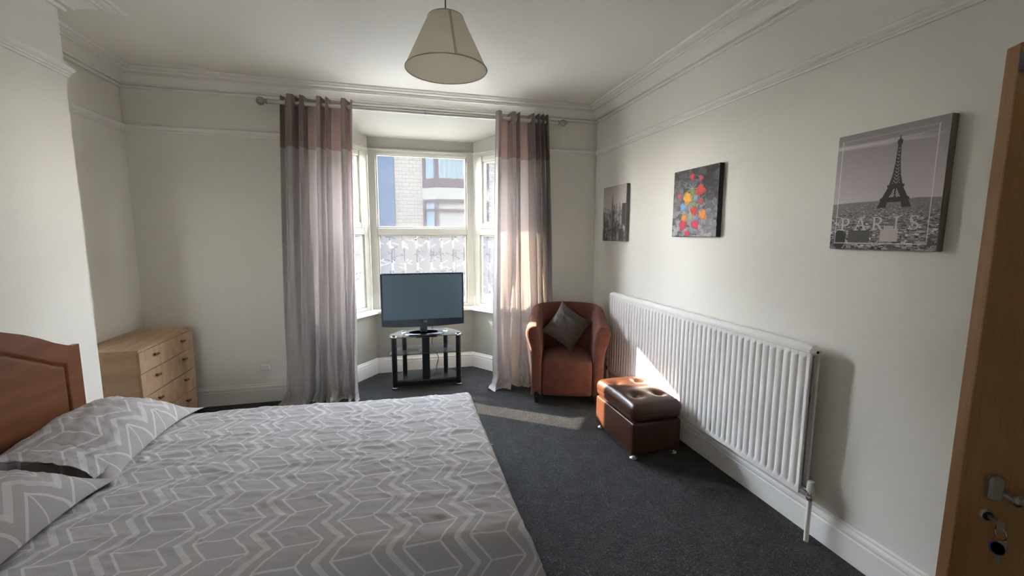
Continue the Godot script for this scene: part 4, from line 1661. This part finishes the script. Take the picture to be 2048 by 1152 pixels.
func ottoman() -> void:
	var t := thing("ottoman", "brown leather storage ottoman with a button-tufted lid in front of the radiator", "ottoman", Vector3(1.70, 0, -2.76))
	var sx := 0.385
	var sz := 0.575
	put("body", rounded_box(Vector3(sx, 0.235, sz), 0.02, 12), M.leather, t).position = Vector3(0, 0.152, 0)
	var buttons := [Vector2(-0.09, -0.135), Vector2(0.09, -0.135), Vector2(-0.09, 0.135), Vector2(0.09, 0.135)]
	var warp := func(p: Vector3) -> Vector3:
		if p.y > 0.0:
			var k := clampf(p.y / 0.055, 0, 1)
			p.y += k * 0.026 * (1.0 - pow(p.x / 0.2, 4.0)) * (1.0 - pow(p.z / 0.3, 4.0))
			for q in buttons:
				var d: float = Vector2(p.x, p.z).distance_to(q)
				p.y -= k * (0.034 * exp(-pow(d / 0.042, 2.0)) + 0.008 * exp(-pow(d / 0.014, 2.0)))
			# pulled seams between the buttons
			p.y -= k * 0.006 * exp(-pow(p.z / 0.02, 2.0)) * (1.0 - pow(absf(p.x) / 0.2, 2.0))
		else:
			p.x *= 0.985
			p.z *= 0.99
		return p
	put("lid", rounded_box(Vector3(sx + 0.012, 0.125, sz + 0.012), 0.042, 44, warp), M.leather, t).position = Vector3(0, 0.334, 0)
	for q in buttons:
		var b := MB.new()
		b.lathe([Vector2(0, 0.007), Vector2(0.008, 0.006), Vector2(0.012, 0.002), Vector2(0.012, -0.004)], Vector3(q.x, 0.379, q.y), 16)
		put("button", b, M.leather, t)
	for sgx in [-1.0, 1.0]:
		for sgz in [-1.0, 1.0]:
			var b := MB.new()
			b.lathe([Vector2(0, 0), Vector2(0.027, 0), Vector2(0.03, 0.006), Vector2(0.026, 0.012), Vector2(0.012, 0.018), Vector2(0.012, 0.036), Vector2(0, 0.036)], Vector3(sgx * 0.158, 0, sgz * 0.25), 24)
			put("foot", b, M.chrome, t)


# ---------------------------------------------------------------- pictures on the right wall

func canvas(label: String, z0: float, z1: float, y0: float, y1: float, dep: float, im: Image, edge: Material) -> Node3D:
	var t := thing("canvas_print", label, "canvas print", Vector3(XR, (y0 + y1) / 2, (z0 + z1) / 2), -PI / 2, "canvas prints on the right wall")
	# own axes: z out of the wall, x to the viewer's right
	var w := z1 - z0
	var h := y1 - y0
	var b := MB.new()
	b.box(Vector3(0, 0, dep / 2 - 0.001), Vector3(w, h, dep - 0.002), 0.003)
	put("stretcher", b, edge, t)
	b = MB.new()
	var e := 0.0025
	var p := [Vector3(-w / 2 + e, h / 2 - e, dep), Vector3(w / 2 - e, h / 2 - e, dep), Vector3(w / 2 - e, -h / 2 + e, dep), Vector3(-w / 2 + e, -h / 2 + e, dep)]
	b.quad(p[0], p[1], p[2], p[3], Vector3.BACK, Vector2(0, 0), Vector2(1, 0), Vector2(1, 1), Vector2(0, 1))
	for k in 4:
		var q: Vector3 = p[k]
		var r: Vector3 = p[(k + 1) % 4]
		var d := Vector3(0, 0, 0.0015)
		b.quad(q, r, r - d, q - d, (q + r) * Vector3(1, 1, 0))
	var m := mat(Color.WHITE, 0.7)
	m.albedo_texture = tex(im)
	m.texture_repeat = false
	put("print", b, m, t)
	return t


func pictures() -> void:
	# city tower print
	var s := 512
	var im := img(s, s, Color(0.6, 0.56, 0.55))
	for y in s:
		var k := y / float(s)
		var g := lerpf(0.60, 0.80, clampf(k / 0.6, 0, 1))
		for x in s:
			im.set_pixel(x, y, Color(g, g * 0.955, g * 0.955))
	for i in 26:
		stroke(im, Vector2(-10, 60 - i * 0.6 + rng.randf_range(-5, 5)), Vector2(rng.randf_range(200, 500), 64 + rng.randf_range(-16, 10)), rng.randf_range(3, 9), Color(0.86, 0.83, 0.82), 0.16)
	var hz := 312
	for x in s:
		var hy := hz - 8 * sin(x * 0.006 + 0.5) - (10 if x > 330 else 0) * smoothstep(330.0, 420.0, x)
		for y in range(int(hy), s):
			im.set_pixel(x, y, Color(0.54, 0.51, 0.50))
	for i in 2600:
		var y := hz + pow(rng.randf(), 0.8) * (s - hz)
		var sc := lerpf(0.5, 3.2, (y - hz) / (s - hz))
		var g := rng.randf_range(0.2, 0.78)
		if rng.randf() > 0.93:
			g = 0.9
		rect(im, rng.randf() * s - 6, y, rng.randf_range(4, 13) * sc, rng.randf_range(1.5, 4) * sc, Color(g, g * 0.97, g * 0.96))
	blot(im, 52, 470, 34, 44, Color(0.22, 0.215, 0.21))
	rect(im, 268, 425, 74, 10, Color(0.8, 0.75, 0.73))
	rect(im, 262, 430, 84, 48, Color(0.8, 0.75, 0.73))
	rect(im, 278, 412, 46, 40, Color(0.8, 0.75, 0.73))
	rect(im, 100, 425, 110, 60, Color(0.36, 0.35, 0.345))
	for k in 5:
		rect(im, 222, 418 + k * 13, 44, 4, Color(0.6, 0.58, 0.57))
	var dk := Color(0.235, 0.22, 0.215)
	var cx := 312.0
	# tower outline, widths against height
	var wt := [Vector2(42, 1), Vector2(56, 3), Vector2(62, 11), Vector2(74, 11), Vector2(80, 7), Vector2(150, 11), Vector2(200, 18), Vector2(232, 27), Vector2(240, 30), Vector2(241, 38), Vector2(250, 38), Vector2(252, 34), Vector2(290, 56), Vector2(296, 66), Vector2(304, 68), Vector2(306, 62), Vector2(334, 78)]
	for y in range(42, 335):
		var hw := lookup(wt, y)
		for x in range(int(cx - hw), int(cx + hw) + 1):
			var q := absf(x - cx)
			var hole := false
			if y > 306 and q < 30 - (y - 306) * -0.2:
				hole = y > 312
			if y > 253 and y < 292 and q < lookup([Vector2(253, 4), Vector2(292, 26)], y) and q > 3:
				hole = (x + y) % 11 > 3
			if y > 90 and y < 236 and q < hw * 0.62:
				hole = (int(q) + y) % 14 > 9
			if not hole:
				im.set_pixel(x, y, dk.lightened(0.10 if (x + 2 * y) % 7 < 2 else 0.0))
	for ln in [[Vector2(26, 26), Vector2(26, 486)], [Vector2(26, 486), Vector2(470, 486)], [Vector2(470, 486), Vector2(470, 26)], [Vector2(470, 26), Vector2(26, 26)]]:
		stroke(im, ln[0], ln[1], 5 if ln[0].y > 400 or ln[1].y > 400 else 4, Color(0.9, 0.88, 0.87), 0.75 if ln[0].y + ln[1].y > 60 else 0.3)
	grain(im, 0.06)
	var t := canvas("large black and white canvas print of an iron tower lettered PARIS, nearest the door", -1.62, -1.188, 1.492, 2.013, 0.036, im, M.canvas_edge)
	var i := 0
	for ch in "PARIS":
		letters(t, ch, 0.058, Vector3(-0.150 + 0.070 * i + (0.006 if ch == "I" else 0.0), -0.147, 0.036), Basis(), mat(Color(0.82, 0.79, 0.77), 0.7), "Droid Serif")
		i += 1
	# flowers
	im = img(s, s, Color(0.3, 0.29, 0.3))
	for k in 420:
		var y := rng.randf() * s
		var g := clampf(lerpf(0.22, 0.64, y / s) + rng.randf_range(-0.15, 0.15), 0.1, 0.75)
		var x := rng.randf() * s
		if x > 330 and y < 240:
			g *= 0.55
		blot(im, x, y, rng.randf_range(8, 42), rng.randf_range(6, 30), Color(g, g * 0.98, g * 1.0), 0.3, 0.8)
	for k in 60:
		var p := Vector2(rng.randf() * s, rng.randf() * s)
		stroke(im, p, p + Vector2(rng.randf_range(-40, 40), rng.randf_range(-12, 12)), rng.randf_range(2, 6), Color(0.62, 0.61, 0.62), 0.6)
	for k in 16:
		var p := Vector2(256 + rng.randf_range(-30, 30), 470)
		stroke(im, p, Vector2(256 + rng.randf_range(-120, 120), rng.randf_range(130, 330)), 3, Color(0.5, 0.6, 0.45) if k % 2 else Color(0.75, 0.78, 0.76), 0.7)
	for k in 9:
		stroke(im, Vector2(226, 150), Vector2(226 + 60 * cos(k * 0.7), 150 + 48 * sin(k * 0.7)), 3, Color(0.78, 0.82, 0.82), 0.8)
	for f in [[0.43, 0.115, 0.052, 0.86, 0.22, 0.33], [0.63, 0.16, 0.045, 0.82, 0.28, 0.38], [0.64, 0.325, 0.09, 0.87, 0.27, 0.24], [0.55, 0.35, 0.05, 0.86, 0.3, 0.28], [0.15, 0.385, 0.05, 0.80, 0.32, 0.47], [0.35, 0.425, 0.105, 0.93, 0.67, 0.20], [0.46, 0.345, 0.055, 0.52, 0.6, 0.25], [0.53, 0.435, 0.055, 0.5, 0.62, 0.68], [0.65, 0.49, 0.06, 0.76, 0.32, 0.33], [0.25, 0.555, 0.07, 0.50, 0.68, 0.84], [0.51, 0.62, 0.075, 0.85, 0.25, 0.22], [0.70, 0.685, 0.085, 0.92, 0.58, 0.26], [0.28, 0.72, 0.065, 0.93, 0.58, 0.22], [0.26, 0.83, 0.09, 0.80, 0.20, 0.32], [0.55, 0.82, 0.085, 0.83, 0.22, 0.33], [0.38, 0.955, 0.055, 0.82, 0.16, 0.30], [0.58, 0.735, 0.04, 0.48, 0.58, 0.78], [0.44, 0.72, 0.045, 0.62, 0.68, 0.46], [0.49, 0.91, 0.05, 0.48, 0.62, 0.68], [0.5, 0.53, 0.04, 0.5, 0.6, 0.4]]:
		var c := Color(f[3], f[4], f[5])
		blot(im, f[0] * s, f[1] * s, f[2] * s, f[2] * s * 0.85, c.darkened(0.12), 0.16)
		blot(im, f[0] * s - 4, f[1] * s - 5, f[2] * s * 0.72, f[2] * s * 0.6, c, 0.22)
	grain(im, 0.05)
	canvas("canvas print of bright red and yellow flowers on grey, middle of the three prints", -2.872, -2.395, 1.545, 2.025, 0.036, im, mat(Color(0.16, 0.155, 0.165), 0.85))
	# skyscrapers
	im = img(s, s, Color(0.6, 0.56, 0.54))
	for y in s:
		var g := lerpf(0.72, 0.82, clampf(y / 190.0, 0, 1))
		for x in s:
			im.set_pixel(x, y, Color(g, g * 0.95, g * 0.93))
	for k in 900:
		var y := 185 + pow(rng.randf(), 0.9) * 330
		var sc := lerpf(0.35, 1.5, (y - 185) / 327.0)
		var g := rng.randf_range(0.25, 0.75) * lerpf(1.15, 0.8, (y - 185) / 327.0)
		rect(im, rng.randf() * s - 10, y, rng.randf_range(9, 32) * sc, rng.randf_range(30, 110) * sc, Color(g, g * 0.97, g * 0.96))
	var spire := [Vector2(40, 1), Vector2(90, 3), Vector2(120, 10), Vector2(170, 17), Vector2(225, 25), Vector2(226, 32), Vector2(512, 34)]
	for y in range(40, 470):
		var hw := lookup(spire, y)
		for x in range(int(216 - hw), int(216 + hw)):
			var g := 0.34 if x > 216 + hw * 0.2 else 0.58
			if (x % 9) < 3 and y > 230:
				g *= 0.8
			im.set_pixel(x, y, Color(g, g * 0.97, g * 0.96))
	for q in [[430, 170, 80, 190, 0.26], [330, 215, 22, 110, 0.74], [250, 178, 26, 90, 0.45], [300, 165, 20, 100, 0.6], [365, 160, 24, 80, 0.58], [60, 250, 50, 70, 0.6], [20, 330, 110, 60, 0.42], [380, 400, 90, 100, 0.28]]:
		rect(im, q[0], q[1], q[2], q[3], Color(q[4], q[4] * 0.97, q[4] * 0.96))
	for k in 14:
		stroke(im, Vector2(0, 440 + rng.randf_range(-20, 40)), Vector2(260, 400 + rng.randf_range(-20, 30)), 5, Color(0.3, 0.3, 0.3), 0.4)
	stroke(im, Vector2(20, 462), Vector2(230, 424), 6, Color(0.66, 0.65, 0.64), 0.8)
	grain(im, 0.06)
	canvas("black and white canvas print of skyscrapers with a tall spire, nearest the window corner", -4.03, -3.575, 1.5, 2.03, 0.036, im, M.canvas_edge)


# ---------------------------------------------------------------- pendant lamp, socket

func lamp() -> void:
	var at := Vector3(0.243, 0, -2.2)
	var t := thing("pendant_lamp", "unlit pendant lamp with a plain cream cone shade on the ceiling", "pendant lamp", at)
	var y0 := 2.352
	var y1 := 2.588
	var b := MB.new()
	b.tube(PackedVector3Array([Vector3(0, y1 - 0.05, 0), Vector3(0, 2.7, 0), Vector3(0, H - 0.02, 0)]), 0.003, 8)
	put("cord", b, M.dark_wood, t)
	b = MB.new()
	b.lathe([Vector2(0, 0.0), Vector2(0.045, 0.0), Vector2(0.05, -0.006), Vector2(0.04, -0.022), Vector2(0.012, -0.03), Vector2(0, -0.03)], Vector3(0, H, 0), 28)
	put("ceiling_rose", b, M.white_plastic, t)
	b = MB.new()
	b.lathe([Vector2(0.197, y0), Vector2(0.0845, y1)], Vector3.ZERO, 64)
	put("shade", b, M.shade, t)
	for q in [[0.197, y0], [0.0845, y1]]:
		b = MB.new()
		var p := PackedVector3Array()
		for i in 65:
			p.append(Vector3(q[0] * cos(TAU * i / 64), q[1], q[0] * sin(TAU * i / 64)))
		b.tube(p, 0.0025, 8, false)
		put("rim", b, M.shade_trim, t)
	b = MB.new()
	var a := 1.46
	var r0 := 0.1985
	var r1 := 0.086
	var d := Vector3(cos(a), 0, sin(a))
	var s := Vector3(-sin(a), 0, cos(a)) * 0.006
	b.quad(d * r0 - s + Vector3(0, y0, 0), d * r0 + s + Vector3(0, y0, 0), d * r1 + s + Vector3(0, y1, 0), d * r1 - s + Vector3(0, y1, 0), d)
	put("seam", b, M.shade_trim, t)
	b = MB.new()
	for k in 3:
		var an := TAU * k / 3 + 0.4
		b.tube(PackedVector3Array([Vector3(0, y1 - 0.03, 0), Vector3(cos(an) * 0.084, y1 - 0.002, sin(an) * 0.084)]), 0.0015, 6)
	b.lathe([Vector2(0.0, -0.075), Vector2(0.016, -0.075), Vector2(0.018, -0.02), Vector2(0.01, 0.0), Vector2(0, 0.0)], Vector3(0, y1 - 0.02, 0), 18)
	put("bulb_holder", b, M.white_plastic, t)


func socket() -> void:
	var t := thing("wall_socket", "small white socket box low on the wall beside the left curtain", "socket", Vector3(-1.225, 0.335, ZB))
	var b := MB.new()
	b.box(Vector3(-0.012, 0, 0.024), Vector3(0.078, 0.05, 0.048), 0.006)
	put("box", b, M.white_plastic, t)
	b = MB.new()
	b.box(Vector3(0.014, 0.044, 0.013), Vector3(0.026, 0.036, 0.026), 0.005)
	put("plug", b, M.white_plastic, t)
